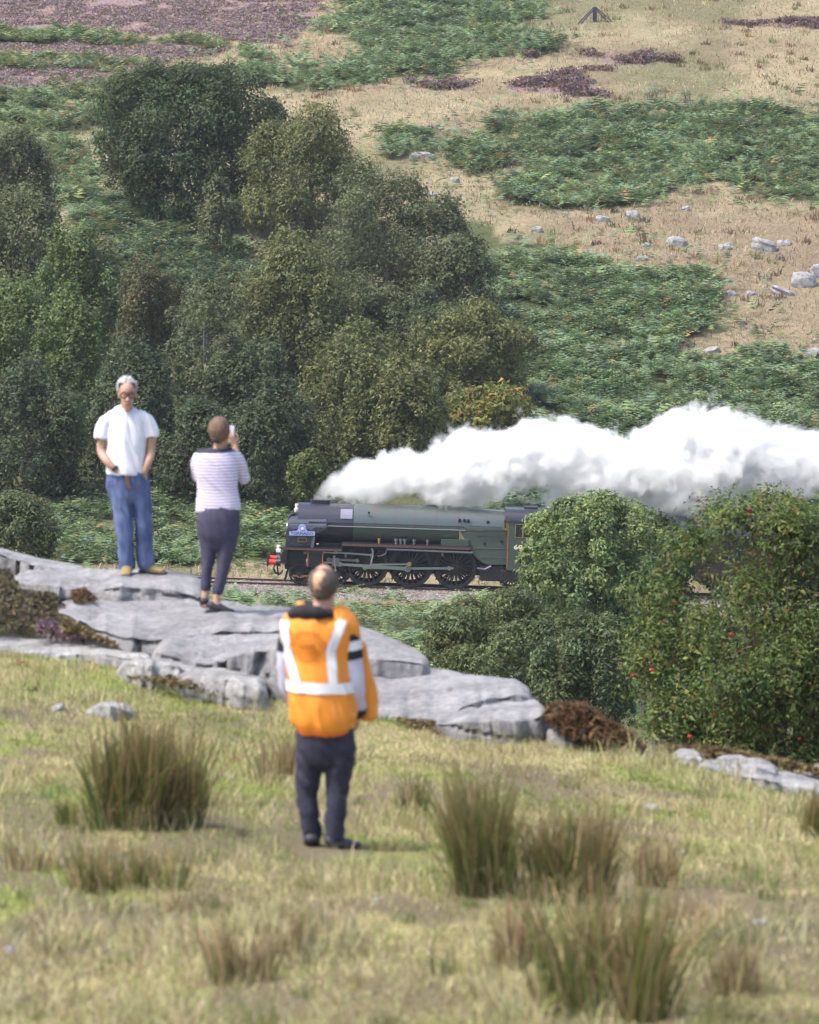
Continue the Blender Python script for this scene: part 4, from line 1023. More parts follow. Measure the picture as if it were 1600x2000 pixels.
# front end
b = MB(); b.box(LX(548), LX(560), -1.25, 1.25, LZ(550, 1098), LZ(550, 1088)); b.build('buffer_beam', M['black'], e)
b = MB(); b.box(LX(556), LX(600), -.7, .7, LZ(570, 1105), LZ(570, 1070)); b.build('front_frame', M['black'], e)
b = MB(); b.prism([(LX(556), LZ(556, 1069)), (LX(552), LZ(552, 1074)), (LX(548), LZ(548, 1090)), (LX(560), LZ(560, 1090)), (LX(562), LZ(560, 1069))], -1.1, 1.1); b.build('front_apron', M['black'], e)
for sg in (-1, 1):
    y = sg * .865; z = LZ(530, 1097)
    b = MB(); b.lathe([(LX(538.5), .13), (LX(530), .125), (LX(524), .15)], (0, y, z), n=20); b.lathe([(LX(548), .2), (LX(539), .16), (LX(538), .01)], (0, y, z), n=20); bs = b.build('buffer', M['red'], e, 40)
    b = MB(); b.lathe([(LX(524), .02), (LX(524), .2), (LX(521.5), .23), (LX(520.8), .18), (LX(520.4), .01)], (0, y, z), n=24); b.build('buffer_head', M['wheelblk'], bs, 40)
    b = MB(); b.lathe([(LX(548.2), .205), (LX(538.6), .165), (LX(538.4), .12)], (0, y, z), n=20); b.build('buffer_stock', M['black'], bs, 40)
    b = MB(); b.prism([(LX(561), LZ(561, 1108)), (LX(566), LZ(566, 1108)), (LX(559), LZ(559, 1134)), (LX(555), LZ(555, 1132))], *sorted((sg * .72, sg * .78))); b.build('guard_iron', M['black'], e)
for k, y in enumerate((-.28, .1)):
    b = MB(); b.tube([(LX(546), y, LZ(546, 1092)), (LX(538), y - .05, LZ(538, 1101)), (LX(534), y - .08, LZ(534, 1112)), (LX(537), y - .05, LZ(537, 1121)), (LX(546), y, LZ(546, 1124)), (LX(552), y, LZ(552, 1117))], .035, 8); b.build('vacuum_hose', M['black'], e)
b = MB(); b.tube([(LX(540), -.02, LZ(540, 1097)), (LX(541), -.02, LZ(541, 1110)), (LX(543), -.02, LZ(543, 1127))], .04, 8); b.build('coupling', M['black'], e)
b = MB(); b.box(LX(572), LX(609), -.86, -.80, LZ(590, 1126), LZ(590, 1122.5)); b.build('bogie_bar', M['orange'], e)
b = MB(); b.box(LX(568), LX(680), -.7, .7, LZ(620, 1124), LZ(620, 1108)); b.build('bogie_frame', M['black'], e)
def lamp(px, py0, py1, y):
    b = MB(); x = LX(px); z0 = LZ(px, py1); h = (py1 - py0) / SX
    b.box(x - .11, x + .11, y - .1, y + .1, z0, z0 + h * .48); b.cyl((x, y, z0 + h * .48), (x, y, z0 + h * .62), .1, .05, 12); b.cyl((x, y, z0 + h * .62), (x, y, z0 + h * .9), .075, .085, 12)
    l_ = b.build('headlamp', M['white'], e, bevel=.015)
    q = MB(); q.cyl((x - .11, y, z0 + h * .25), (x - .15, y, z0 + h * .25), .07, n=14); q.build('lamp_lens', M['dullsteel'], l_)
    q = MB(); q.tube([(x - .09, y, z0 + h * .75), (x - .07, y, z0 + h), (x + .07, y, z0 + h), (x + .09, y, z0 + h * .75)], .014, 6); q.build('lamp_handle', M['white'], l_)
lamp(575.5, 986.5, 1003, 0); lamp(543, 1065.5, 1079.5, -.5)
b = MB(); b.cyl((LX(575.5), 0, LZ(575, 1003.2)), (LX(579), 0, LZ(579, 1008)), .03, n=8); b.cyl((LX(543), -.5, LZ(543, 1079.7)), (LX(549), -.5, LZ(549, 1089)), .03, n=8); b.build('lamp_bracket', M['black'], e)
b = MB(); b.cyl((LX(557), -.9, LZ(557, 1073)), (LX(556), -.9, LZ(557, 1073)), .07, n=12); b.build('yellow_tag', M['yellow'], e)
b = MB(); b.cyl((LX(617), -1.15, LZ(617, 1061)), (LX(621), -1.15, LZ(617, 1060)), .05, n=10); b.build('whistle', M['brass'], e)
# tender
TEN = empty('coal_tender', (X0, 200, Z0), 'tender coupled behind the engine, mostly hidden by the round bush', 'tender'); TEN.rotation_euler = (0, TILT, 0)
t0, t1 = LX(1082), LX(1336)
b = MB(); tz0, tz1 = LZ(1200, 1128), LZ(1200, 1032)
b.box(t0, t1, -1.35, 1.35, tz0, tz1); b.build('tank_side', M['green'], TEN, bevel=.03)
b = MB(); V = []
for x in (t0 + .3, t1 - .02):
    for k in range(13):
        a = math.pi * k / 12; V.append((x, 1.35 * math.copysign(abs(math.cos(a)) ** .6, math.cos(a)), tz1 + (LZ(1320, 1009) - tz1) * math.sin(a) ** .7))
b.add(V, [(k, k + 1, k + 14, k + 13) for k in range(12)] + [tuple(range(13)), tuple(range(25, 12, -1))]); b.build('tank_top', M['satin_black'], TEN, 40)
for px in (1105, 1165, 1230, 1300):
    for sy in (-1, 1): wheel('tender_wheel', px, sy, .63, 12, TEN, .14, False)
b = MB(); b.box(t0, t1, -1.1, 1.1, .55, tz0); b.build('tender_frame', M['black'], TEN)
# carriages, first turned a little with the curve
def carriage(xs_, yaw, label):
    root = empty('railway_carriage', (xs_, float(track_y(xs_)), float(track_z(xs_))), label, 'carriage', 'carriages of the train'); root.rotation_euler = (0, TILT * .6, yaw)
    Lc = 19.5
    prof = [(-1.36, .95), (-1.4, 1.6), (-1.38, 2.2), (-1.3, 3.05)]
    b = MB(); b.prism([(0, 0)] * 0 or [(0, 1.0), (Lc, 1.0), (Lc, 3.0), (0, 3.0)], -1.38, 1.38); b.build('carriage_side', M['maroon'], root, bevel=.03)
    V = []; b = MB()
    for x in (-.06, Lc + .06):
        for k in range(17):
            a = math.pi * k / 16; V.append((x, 1.44 * math.copysign(abs(math.cos(a)) ** .8, math.cos(a)), 2.98 + .80 * math.sin(a) ** .85))
    b.add(V, [(k, k + 1, k + 18, k + 17) for k in range(16)]); b.add([V[k] for k in range(17)], [tuple(range(17))]); b.add([V[k] for k in range(17, 34)], [tuple(range(17))]); b.build('carriage_roof', M['roof'], root, 40)
    for k in range(8):
        x = 1.2 + k * 2.25
        b = MB(); b.box(x, x + 1.35, -1.41, -1.37, 1.95, 2.75); wn = b.build('carriage_window', M['black'], root)
        b = MB(); b.box(x + .06, x + 1.29, -1.42, -1.40, 2.0, 2.7); b.build('window_glass', M['glass'], wn)
    b = MB(); b.box(-.35, -.02, -.55, .55, 1.1, 3.3); b.build('gangway', M['black'], root, bevel=.04)
    b = MB(); b.box(.3, Lc - .3, -1.2, 1.2, .6, .98); b.build('underframe', M['black'], root)
    for bx in (2.6, Lc - 2.6):
        for dx in (-1.3, 1.3):
            for sy in (-1, 1):
                b = MB(); b.cyl((bx + dx, sy * .72, .46), (bx + dx, sy * .86, .46), .46, n=24); b.build('carriage_wheel', M['wheelblk'], root)
carriage(float(LX(1349)) + X0, .10, 'first carriage behind the tender, dark roof showing above the rowan')

# ------------------------------------------------------------------ air
m, n, N, L = mat('haze_air'); out = N('ShaderNodeOutputMaterial'); pv = N('ShaderNodeVolumePrincipled')
pv.inputs['Color'].default_value = (.80, .84, 1.0, 1); pv.inputs['Density'].default_value = .00011; pv.inputs['Anisotropy'].default_value = .2
L(pv.outputs[0], out.inputs['Volume'])
hz = MB().box(-1500, 1500, -60, 1700, -12, 150).build('haze', m); tag(hz, 'thin pale haze in the valley air', kind='stuff')
# ------------------------------------------------------------------ rock slabs of the outcrop
def slab(name, label, cat, st, m='slab', seed=0, amp=.035, sink=.25, group='slabs of the rock outcrop', rnd_=.02, cracks=1.0, rubble=0):
    if m == 'pale_slab': cracks = .25; rubble = max(rubble, .03)
    """st: stations (px, y of rear top edge, y of front top edge, y of foot, distance front, distance rear)"""
    st = [tuple(map(float, s)) for s in st]
    px = np.array([s[0] for s in st]); Nn = int(min(150, max(24, (px[-1] - px[0]) / 3.2)))
    q = np.linspace(px[0], px[-1], Nn); qq = [np.interp(q, px, [s[k] for s in st]) for k in range(1, 6)]
    # wobble of the edges
    w1 = 5 * fbm(q / 34, 0 * q + seed * 3.3, s=seed, o=3); w2 = 7 * fbm(q / 26, 0 * q + seed * 1.7 + 40, s=seed + 1, o=3)
    yb, yf, yo, df, db = qq[0] + w1 * .5, qq[1] + w2 * .6, qq[2], qq[3] + .012 * w2, qq[4]
    nf, ntop, nb, nbo = 16, 18, 5, 3
    rings = []
    for i in range(Nn):
        FT = np.array(wp(q[i], yf[i], df[i])); FB = np.array(wp(q[i], yo[i], df[i] + .06)); FB[2] -= sink
        BT = np.array(wp(q[i], yb[i], db[i])); BT[0] = FT[0] + (BT[0] - FT[0]) * .7
        BB = BT.copy(); BB[2] -= .9; BB[1] += .25
        rg = []
        for k in range(nf): 
            t = k / nf; p = FB + (FT - FB) * t; p = p + np.array([0, -.10 * math.sin(math.pi * t) * min(1, (FT[2] - FB[2])), 0]); rg.append(p)
        for k in range(ntop):
            t = k / ntop; p = FT + (BT - FT) * t
            rg.append(p - np.array([0, 0, rnd_ * (math.exp(-t * ntop / 1.5) + .5 * math.exp(-(1 - t) * ntop / 2))]))
        for k in range(nb): rg.append(BT + (BB - BT) * k / nb)
        for k in range(nbo): rg.append(BB + (FB - BB) * k / nbo)
        e_ = min(i, Nn - 1 - i); sh = 1 - .55 * math.exp(-e_ / 1.6)
        cc = np.mean(rg, 0); rings.append([cc + (p - cc) * np.array([1, sh, sh]) for p in rg])
    V = np.array(rings); m_ = V.shape[1]
    V = V.reshape(-1, 3)
    d = np.stack([fbm(V[:, 0] * 1.3 + k * 31, V[:, 1] * 1.3, V[:, 2] * 2.6, s=seed * 7 + k, o=5) for k in range(3)], 1)
    V = V + d * amp * np.array([1.2, 1.6, 1.0])
    # bedding steps and upright joints on the face
    face = np.tile(np.r_[np.ones(nf), np.zeros(m_ - nf)], Nn).astype(bool)
    g = np.abs(fbm(V[:, 0] * 1.9, V[:, 2] * .35, s=seed + 90, o=2)); V[:, 1] += face * cracks * .11 * np.exp(-(g / .035) ** 2)
    g2 = np.abs(fbm(V[:, 0] * .25, V[:, 2] * 6 + .6 * V[:, 0], s=seed + 95, o=2)); V[:, 1] += face * cracks * .07 * np.exp(-(g2 / .06) ** 2)
    topm = ~face
    g3 = np.abs(fbm(V[:, 0] * .9, V[:, 1] * 1.6, s=seed + 97, o=3)); V[:, 2] -= topm * cracks * .025 * np.exp(-(g3 / .03) ** 2)
    if rubble:
        V += rubble * np.stack([fbm(V[:, 0] * 4, V[:, 1] * 4, V[:, 2] * 5, s=seed + k, o=3) for k in range(3)], 1)
    Fc = [(i * m_ + k, (i + 1) * m_ + k, (i + 1) * m_ + (k + 1) % m_, i * m_ + (k + 1) % m_) for i in range(Nn - 1) for k in range(m_)]
    c0, c1 = V[:m_].mean(0), V[-m_:].mean(0)
    o = V.mean(0)
    me = bpy.data.meshes.new(name); n0 = len(V)
    me.from_pydata([tuple(v - o) for v in V] + [tuple(c0 - o), tuple(c1 - o)], [], Fc + [((k + 1) % m_, k, n0)[::-1] for k in range(m_)] + [((Nn - 1) * m_ + k, (Nn - 1) * m_ + (k + 1) % m_, n0 + 1)[::-1] for k in range(m_)])
    bm = bmesh.new(); bm.from_mesh(me); bmesh.ops.recalc_face_normals(bm, faces=bm.faces)
    for f in bm.faces: f.smooth = True
    for e2 in bm.edges:
        if len(e2.link_faces) == 2 and e2.calc_face_angle(0) > R(48): e2.smooth = False
    bm.to_mesh(me); bm.free()
    return tag(link(name, me, M[m], None, o), label, cat, group)
slab('rock_slab', 'low sloping rock at the left edge behind the standing man\'s slab', 'rock', [(-70, 1056, 1066, 1118, 41, 42.5), (0, 1072, 1082, 1118, 40.8, 42.2), (60, 1086, 1098, 1120, 40.6, 42), (110, 1098, 1110, 1120, 40.5, 41.8), (172, 1108, 1116, 1124, 40.5, 41.5)], seed=1)
slab('rock_slab', 'top slab under the feet of the white shirted man', 'rock', [(20, 1116, 1128, 1160, 38.6, 40.2), (90, 1114, 1140, 1172, 38.1, 39.6), (180, 1114, 1150, 1175, 37.9, 39.4), (235, 1115, 1138, 1182, 37.8, 39.3), (330, 1117, 1144, 1184, 37.8, 39.2), (375, 1125, 1156, 1184, 37.8, 39.0), (402, 1142, 1162, 1180, 37.9, 38.7)], seed=2)
slab('rock_slab', 'long middle slab under the feet of the woman with the phone', 'rock', [(105, 1172, 1186, 1206, 37.0, 38.0), (180, 1170, 1222, 1240, 36.3, 37.9), (250, 1170, 1242, 1282, 35.9, 37.9), (330, 1172, 1246, 1290, 35.8, 37.8), (430, 1172, 1228, 1256, 35.9, 37.7), (560, 1188, 1228, 1252, 35.9, 37.5), (640, 1206, 1250, 1272, 35.7, 37.2), (720, 1228, 1284, 1308, 35.3, 36.8), (800, 1262, 1290, 1312, 35.2, 36.3), (842, 1286, 1298, 1306, 35.2, 35.8)], seed=3)
slab('rock_slab', 'dark fronted block below the middle slab and left of the orange vest', 'rock', [(300, 1252, 1266, 1330, 35.0, 36.0), (330, 1240, 1268, 1345, 34.8, 36.0), (400, 1240, 1290, 1352, 34.5, 36.0), (480, 1239, 1270, 1366, 34.4, 35.9), (560, 1238, 1262, 1385, 34.3, 35.8), (640, 1255, 1280, 1400, 34.3, 35.7), (700, 1275, 1300, 1405, 34.3, 35.4)], seed=4, amp=.05)
slab('boulder', 'pale lichened rubble rock at the foot of the dark block', 'rock', [(228, 1294, 1302, 1324, 34.6, 35.2), (270, 1284, 1300, 1326, 34.4, 35.2), (330, 1282, 1300, 1330, 34.3, 35.2), (380, 1288, 1306, 1330, 34.3, 35.0), (400, 1302, 1312, 1328, 34.3, 34.8)], 'pale_slab', seed=5, amp=.05, rubble=.05)
slab('boulder', 'rounded pale boulder low in front of the dark block', 'rock', [(345, 1306, 1318, 1326, 34.1, 34.7), (400, 1303, 1318, 1336, 33.9, 34.8), (460, 1308, 1326, 1352, 33.7, 34.7), (505, 1318, 1338, 1368, 33.6, 34.5), (526, 1336, 1350, 1374, 33.6, 34.2)], 'pale_slab', seed=6, amp=.045, rubble=.03)
slab('rock_slab', 'flat white rock strip at the left edge between heather and grass', 'rock', [(-70, 1236, 1262, 1280, 36.2, 37.2), (0, 1238, 1268, 1284, 36.0, 37.1), (110, 1242, 1276, 1290, 35.8, 37.0), (150, 1248, 1272, 1284, 35.7, 36.8), (240, 1258, 1282, 1290, 35.5, 36.6), (300, 1268, 1286, 1294, 35.4, 36.2)], 'pale_slab', seed=7, amp=.035, rubble=.02)
slab('rock_slab', 'large pale slab right of the orange vest', 'rock', [(670, 1288, 1392, 1408, 33.8, 35.9), (760, 1300, 1398, 1410, 33.6, 35.8), (860, 1302, 1404, 1424, 33.4, 35.5), (900, 1310, 1376, 1400, 33.6, 35.3), (960, 1316, 1358, 1374, 33.9, 35.1), (1010, 1322, 1350, 1366, 34.0, 34.9), (1046, 1345, 1358, 1366, 34.0, 34.6)], seed=8, amp=.05, rnd_=.03)
slab('rock_slab', 'lower front slab at the right end of the outcrop', 'rock', [(845, 1398, 1412, 1424, 33.0, 33.7), (890, 1378, 1408, 1436, 32.8, 34.0), (950, 1362, 1406, 1448, 32.7, 34.1), (1010, 1360, 1402, 1450, 32.7, 34.1), (1050, 1362, 1396, 1446, 32.8, 34.0), (1072, 1370, 1386, 1430, 33.0, 33.7)], seed=9, amp=.05)
slab('boulder', 'small grey stones at the right foot of the outcrop', 'rock', [(1060, 1404, 1420, 1440, 32.9, 33.4), (1090, 1420, 1434, 1446, 32.7, 33.3), (1120, 1436, 1446, 1454, 32.6, 33.1), (1150, 1448, 1454, 1460, 32.6, 33.0)], 'pale_slab', seed=10, amp=.06, rubble=.05)
slab('rock_slab', 'long white rock strip at the right picture edge', 'rock', [(1355, 1478, 1488, 1500, 32.0, 32.7), (1420, 1482, 1502, 1518, 31.8, 32.7), (1500, 1494, 1518, 1532, 31.7, 32.6), (1600, 1508, 1538, 1550, 31.6, 32.5), (1690, 1530, 1556, 1570, 31.6, 32.4)], 'pale_slab', seed=11, amp=.05, rubble=.03)
slab('boulder', 'upright white stone left of the long white rock strip', 'rock', [(1322, 1462, 1470, 1492, 32.2, 32.7), (1345, 1462, 1476, 1500, 32.1, 32.7), (1368, 1466, 1478, 1502, 32.1, 32.6), (1380, 1474, 1484, 1500, 32.2, 32.5)], 'pale_slab', seed=12, amp=.05, rubble=.04)
slab('boulder', 'grey stone between the upright white stone and the long strip', 'rock', [(1392, 1476, 1486, 1502, 32.1, 32.6), (1430, 1472, 1490, 1510, 32.0, 32.7), (1480, 1478, 1496, 1514, 31.9, 32.6), (1520, 1488, 1502, 1514, 31.9, 32.4)], 'pale_slab', seed=13, amp=.05, rubble=.04)
slab('boulder', 'pale pointed boulder under the rowan at the right picture edge', 'rock', [(1570, 1506, 1512, 1518, 32.6, 33.2), (1590, 1490, 1500, 1520, 32.5, 33.3), (1625, 1488, 1502, 1524, 32.5, 33.3), (1660, 1502, 1510, 1526, 32.6, 33.1)], 'pale_slab', seed=14, amp=.05)
slab('boulder', 'flat pale stone half sunk in the turf behind the left rush clump', 'rock', [(162, 1380, 1386, 1396, 32.6, 33.1), (195, 1371, 1380, 1398, 32.5, 33.3), (235, 1372, 1384, 1398, 32.5, 33.2), (266, 1382, 1390, 1397, 32.6, 33.0)], 'pale_slab', seed=15, amp=.04, rubble=.03, sink=.1)
# stones lying on the dry hillside
def blob(name, label, cat, px, py, wpx, hpx, D, m, seed, group, sub=3, deep=.8):
    rng = rnd(seed); scl = F / D
    bm = bmesh.new(); bmesh.ops.create_icosphere(bm, subdivisions=sub, radius=1)
    V = np.array([v.co[:] for v in bm.verts])
    V = np.sign(V) * np.abs(V) ** .62
    k = 1 + .28 * fbm(V[:, 0] * 1.4 + seed, V[:, 1] * 1.4, V[:, 2] * 1.4, s=seed, o=3) + .10 * fbm(V[:, 0] * 4, V[:, 1] * 4, V[:, 2] * 4, s=seed + 3, o=2)
    V = V * k[:, None]
    rx, rz = wpx / 2 / scl, hpx / 2 / scl
    V = V * np.array([rx, rx * deep, rz]); V[:, 2] += V[:, 0] * .15 * rng.normal()
    for v, q in zip(bm.verts, V): v.co = q
    me = bpy.data.meshes.new(name); bm.to_mesh(me); bm.free()
    for f in me.polygons: f.use_smooth = False
    p = wp(px, py, D)
    return tag(link(name, me, M[m], None, p), label, cat, group)
HB = [(825, 305, 44, 16, 'flat pale rock in the grass near the small bracken patch'), (888, 351, 18, 10, 'small pale stone below the small bracken patch'), (838, 378, 26, 9, 'flat stone above the wide grey green tree'),
      (1237, 421, 26, 20, 'upright white boulder just below the wide bracken bed'), (1178, 427, 26, 11, 'low stone left of the upright white boulder'), (1338, 407, 16, 9, 'small stone at the lower rim of the bracken bed'),
      (1322, 470, 40, 18, 'long tilted white boulder in the dry grass'), (1262, 478, 16, 9, 'small stone left of the long tilted boulder'), (1415, 481, 24, 13, 'small pale boulder between the tilted one and the grey pair'),
      (1494, 479, 46, 26, 'larger grey boulder of the pair at the right'), (1532, 474, 26, 14, 'smaller pale boulder touching the larger grey one'), (1202, 534, 34, 24, 'dark boulder at the left of the two rocks on the bracken rim'),
      (1240, 532, 44, 28, 'larger pale boulder of the two rocks on the bracken rim'), (1254, 505, 24, 11, 'flat stone above the two rocks on the bracken rim'), (1570, 546, 44, 32, 'big rounded boulder near the right edge'),
      (1598, 530, 30, 30, 'grey boulder cut by the right edge behind the big rounded one'), (1530, 568, 44, 14, 'flat slab left of the big rounded boulder'), (1430, 574, 22, 12, 'small pale stone on the bare patch of the slope'),
      (1466, 572, 18, 9, 'grey stone on the bare patch beside the pale one'), (1048, 448, 20, 12, 'stone at the grass edge above the bracken bank'), (1390, 684, 30, 13, 'stone on the rim above the lower bracken'),
      (1446, 688, 14, 10, 'small round stone on the rim above the lower bracken'), (1590, 690, 40, 20, 'rock slab low at the right edge above the lower bracken'), (1450, 630, 16, 9, 'stone in the middle of the dry right slope'), (1355, 692, 22, 10, 'half buried stone beside the bracken rim')]
for k, (px, py, a, h, lb) in enumerate(HB):
    g = ground_at(px, py + h * .35, 203)
    blob('boulder', lb, 'boulder', px, py + h * .28, a * 1.08, h * 1.5, g.y, 'hill_rock', 300 + k, 'boulders on the far hillside')
for k, (px, py, a, h, lb) in enumerate([(90, 1662, 26, 16, 'small white stone in the turf left of the near rushes'), (20, 1857, 24, 16, 'small white stone low at the left picture edge'), (735, 1761, 18, 12, 'white pebble in the turf below the orange vested man'),
      (1330, 1668, 20, 12, 'pale pebble on the turf right of the big rush clump'), (1270, 1580, 30, 14, 'grey stone in the turf above the big rush clump'), (1485, 1803, 34, 12, 'flat pale stone on the worn turf at the right'), (112, 1384, 30, 14, 'small stone left of the flat pale stone in the turf'), (10, 1215, 26, 30, 'small pale rock between the heather at the left edge')]):
    g = ground_at(px, py + h * .3)
    blob('stone', lb, 'stone', px, py, a, h * 1.3, g.y, 'pale_slab', 400 + k, 'small stones in the near turf', 2)
# heather, moss and peat of the near brow
def mound(name, label, polys, Ds, n, cs, ws, seed, h, kind='stuff', lsize=(.05, .022), zoff=0):
    rng = rnd(seed); out = []
    for poly, (d0, d1) in zip(polys, Ds):
        xs_ = [p[0] for p in poly]; ys_ = [p[1] for p in poly]; got = []
        c = 0
        while c < n:
            a = rng.uniform(min(xs_), max(xs_), n); b = rng.uniform(min(ys_), max(ys_), n); k = inpoly(a + 6 * fbm(a / 14, b / 14, s=seed), b, poly)
            t = (b[k] - min(ys_)) / (max(ys_) - min(ys_)); D = d1 + (d0 - d1) * t + rng.uniform(-.25, .1, k.sum())
            got += [wp(p, q, d) for p, q, d in zip(a[k], b[k], D)]; c += k.sum()
        out += got[:n]
    P = np.array([v[:] for v in out]); q = fbm(P[:, 0] * 4, P[:, 2] * 7, s=seed + 5, o=2)
    P[:, 1] -= .12 * q; Nn = rng.normal(size=P.shape) * .8 + np.array([0, -.35, .7])
    V, Fc = leaf_quads(P, Nn, lsize[0], lsize[1], rng)
    cols = mixcol(len(P), rng, cs, ws, .25)
    return tag(link(name, npmesh(name, V, Fc, np.repeat(cols, 4, 0)), M['leaf']), label, kind=kind)
BRN = [(.15, .085, .04), (.10, .055, .028), (.21, .13, .06), (.07, .045, .028)]
HEA = [(.11, .085, .06), (.16, .12, .06), (.10, .12, .05), (.20, .13, .15), (.08, .06, .05)]
mound('heather', 'brown and green heather growing over the rocks at the left edge', [[(-40, 1112), (20, 1112), (42, 1150), (110, 1160), (130, 1190), (112, 1215), (60, 1226), (-40, 1232)]], [(36.9, 38.3)], 5200, HEA, [4, 3, 3, .6, 3], 71, .2)
mound('heather', 'pinkish heather tuft beside the white rock strip', [[(70, 1205), (140, 1215), (170, 1240), (150, 1254), (70, 1245)]], [(36.3, 36.9)], 900, [(.20, .12, .15), (.13, .09, .09), (.12, .11, .06)], [3, 3, 1], 72, .1)
mound('heather', 'brown heather tuft in the gap of the top slab', [[(138, 1152), (165, 1148), (190, 1172), (150, 1178)]], [(37.6, 37.9)], 350, BRN, [3, 3, 2, 2], 73, .1)
mound('moss', 'rusty brown moss and grass in the joints under the middle slab', [[(110, 1205), (150, 1215), (200, 1245), (234, 1260), (225, 1266), (180, 1250), (120, 1232)], [(232, 1322), (330, 1320), (440, 1345), (540, 1382), (480, 1378), (380, 1346), (300, 1332)], [(770, 1404), (840, 1408), (930, 1440), (840, 1430)]], [(36.1, 36.4), (33.9, 34.2), (33.1, 33.4)], 650, [(.18, .12, .05), (.10, .07, .035), (.22, .19, .08)], [2, 2, 2], 74, .05)
PM = blob('peat_mound', 'mound of rusty brown dead bracken right of the outcrop', 'mound', 1150, 1430, 150, 54, 33.3, 'bark', 77, None, 3, .5)
PM.rotation_euler = (0, R(20), 0)
pmcov = mound('dead_bracken', 'rusty brown dead bracken covering the mound', [[(1066, 1384), (1085, 1372), (1135, 1374), (1170, 1394), (1215, 1426), (1262, 1460), (1200, 1462), (1130, 1446), (1076, 1412)]], [(32.6, 33.0)], 3600, BRN, [4, 4, 2, 3], 75, .1, lsize=(.10, .018))
mound('turf_edge', 'brown turf overhanging the stones at the right edge', [[(1290, 1456), (1360, 1458), (1480, 1474), (1600, 1502), (1660, 1518), (1660, 1526), (1560, 1500), (1440, 1482), (1340, 1474), (1290, 1466)]], [(32.4, 32.9)], 2200, [(.17, .11, .05), (.10, .07, .04), (.24, .20, .08)], [3, 2, 2], 76, .1, lsize=(.08, .02))
# ------------------------------------------------------------------ rushes
def rush(px, py, D, wpx, hpx, n, seed, label, cs, ws, lean=.35, cat='rushes', group='rush clumps on the near slope'):
    rng = rnd(seed); D = ground_at(px, py, 12).y; c = wp(px, py, D); scl = F / D; n = int(n * .55); lean = lean * .42
    gz = ztf(c.x, D); c.z = gz
    rad = wpx / 2.2 / scl; h = .93 * hpx / scl
    nb = 7; ctr = np.stack([rng.uniform(-1, 1, nb), rng.uniform(-.5, .5, nb)], 1) * rad * .72; cw = rng.uniform(.5, 1.3, nb)
    ci = rng.choice(nb, n, p=cw / cw.sum())
    bxy = ctr[ci] + rng.normal(size=(n, 2)) * rad * .17
    hh = h * np.clip(.78 + .27 * rng.normal(size=n), .2, 1.3) * (.72 + .34 * cw[ci]) / 1.1
    sp = bxy / max(rad, .01) * lean * rng.uniform(.4, 1.3, (n, 1)) + rng.normal(size=(n, 2)) * (.13 + .22 * (rng.uniform(size=(n, 1)) < .15))
    V = []; up = np.array([0, 0, 1.0])
    base = np.stack([bxy[:, 0], bxy[:, 1], zt(c.x + bxy[:, 0], D + bxy[:, 1]) - gz - .02], 1)
    d = np.stack([sp[:, 0], sp[:, 1], np.zeros(n)], 1)
    fa = rng.uniform(-.6, .6, n); s = np.stack([np.cos(fa), np.sin(fa), 0 * fa], 1) * (.0042 * rng.uniform(.7, 1.5, n))[:, None]
    pts = [base, base + d * (hh * .35)[:, None] + up * (hh * .5)[:, None], base + d * (hh * 1.0)[:, None] + up * (hh * (1 - .25 * np.minimum(1, (sp ** 2).sum(1))))[:, None]]
    V = np.stack([pts[0] - s, pts[0] + s, pts[1] - s, pts[1] + s, pts[2] - s * .4, pts[2] + s * .4], 1)
    i = np.arange(n)[:, None] * 6
    Q = np.concatenate([np.concatenate([i, i + 1, i + 3, i + 2], 1), np.concatenate([i + 2, i + 3, i + 5, i + 4], 1)])
    cols = mixcol(n, rng, cs, ws, .2); cc = np.repeat(cols, 6, 0).reshape(n, 6, 3)
    sh_ = (.75 + .5 * rng.uniform(size=nb))[ci]; cc *= sh_[:, None, None]; tipc = np.array([.40, .27, .14]); tm = rng.uniform(.0, .8, (n, 1, 1)); cc[:, 4:] = cc[:, 4:] * (1 - tm) + tipc * tm
    k2 = int(n * .55); bs = np.stack([rng.normal(size=k2) * rad * .55, rng.normal(size=k2) * rad * .3, np.zeros(k2)], 1); bs[:, 2] = zt(c.x + bs[:, 0], D + bs[:, 1]) - gz - .02
    V2, T2, c2 = blades(bs, h * .34, .006, rng, .8, mixcol(k2, rng, [(.48, .41, .24), (.36, .30, .16), (.26, .27, .10)], [3, 3, 2], .2))
    V = np.concatenate([V.reshape(-1, 3), V2]); cc = np.concatenate([cc.reshape(-1, 3), c2])
    Q = np.concatenate([np.concatenate([Q[:, [0, 1, 2]], Q[:, [0, 2, 3]]]), T2 + n * 6])
    return tag(link('rush_clump', npmesh('rush_clump', V.reshape(-1, 3), Q, cc.reshape(-1, 3)), M['blade'], None, c), label, cat, group)
RG = [(.115, .145, .036), (.16, .18, .05), (.22, .165, .075), (.33, .26, .13), (.085, .10, .032)]
RB = [(.36, .28, .15), (.48, .39, .22), (.22, .24, .08), (.28, .20, .11)]
rush(238, 1622, 26.4, 150, 225, 1500, 1, 'dense dark green rush clump, tallest at the left', RG, [4, 3, 2, 1, 2], .22)
rush(350, 1615, 26.6, 120, 190, 900, 2, 'browner rush clump leaning out right of the dark left clump', RG, [2, 2, 3, 2, 2], .35)
rush(955, 1752, 23.4, 140, 235, 1500, 3, 'tall green rush clump with fanned tips right of the vested man', RG, [5, 4, 2, 2, 1], .5)
rush(1110, 1765, 23.2, 170, 185, 1200, 4, 'broad browner rush clump right of the tall fanned one', RG, [2, 2, 3, 3, 2], .4)
rush(1190, 1985, 18.9, 300, 265, 1050, 5, 'blurred green and brown rush clump at the bottom right', RG, [3, 3, 3, 3.5, .6], .75)
rush(1000, 1890, 20.6, 130, 130, 450, 6, 'low straw brown rush tuft above the bottom right clump', RB, [3, 3, 1, 2], .6)
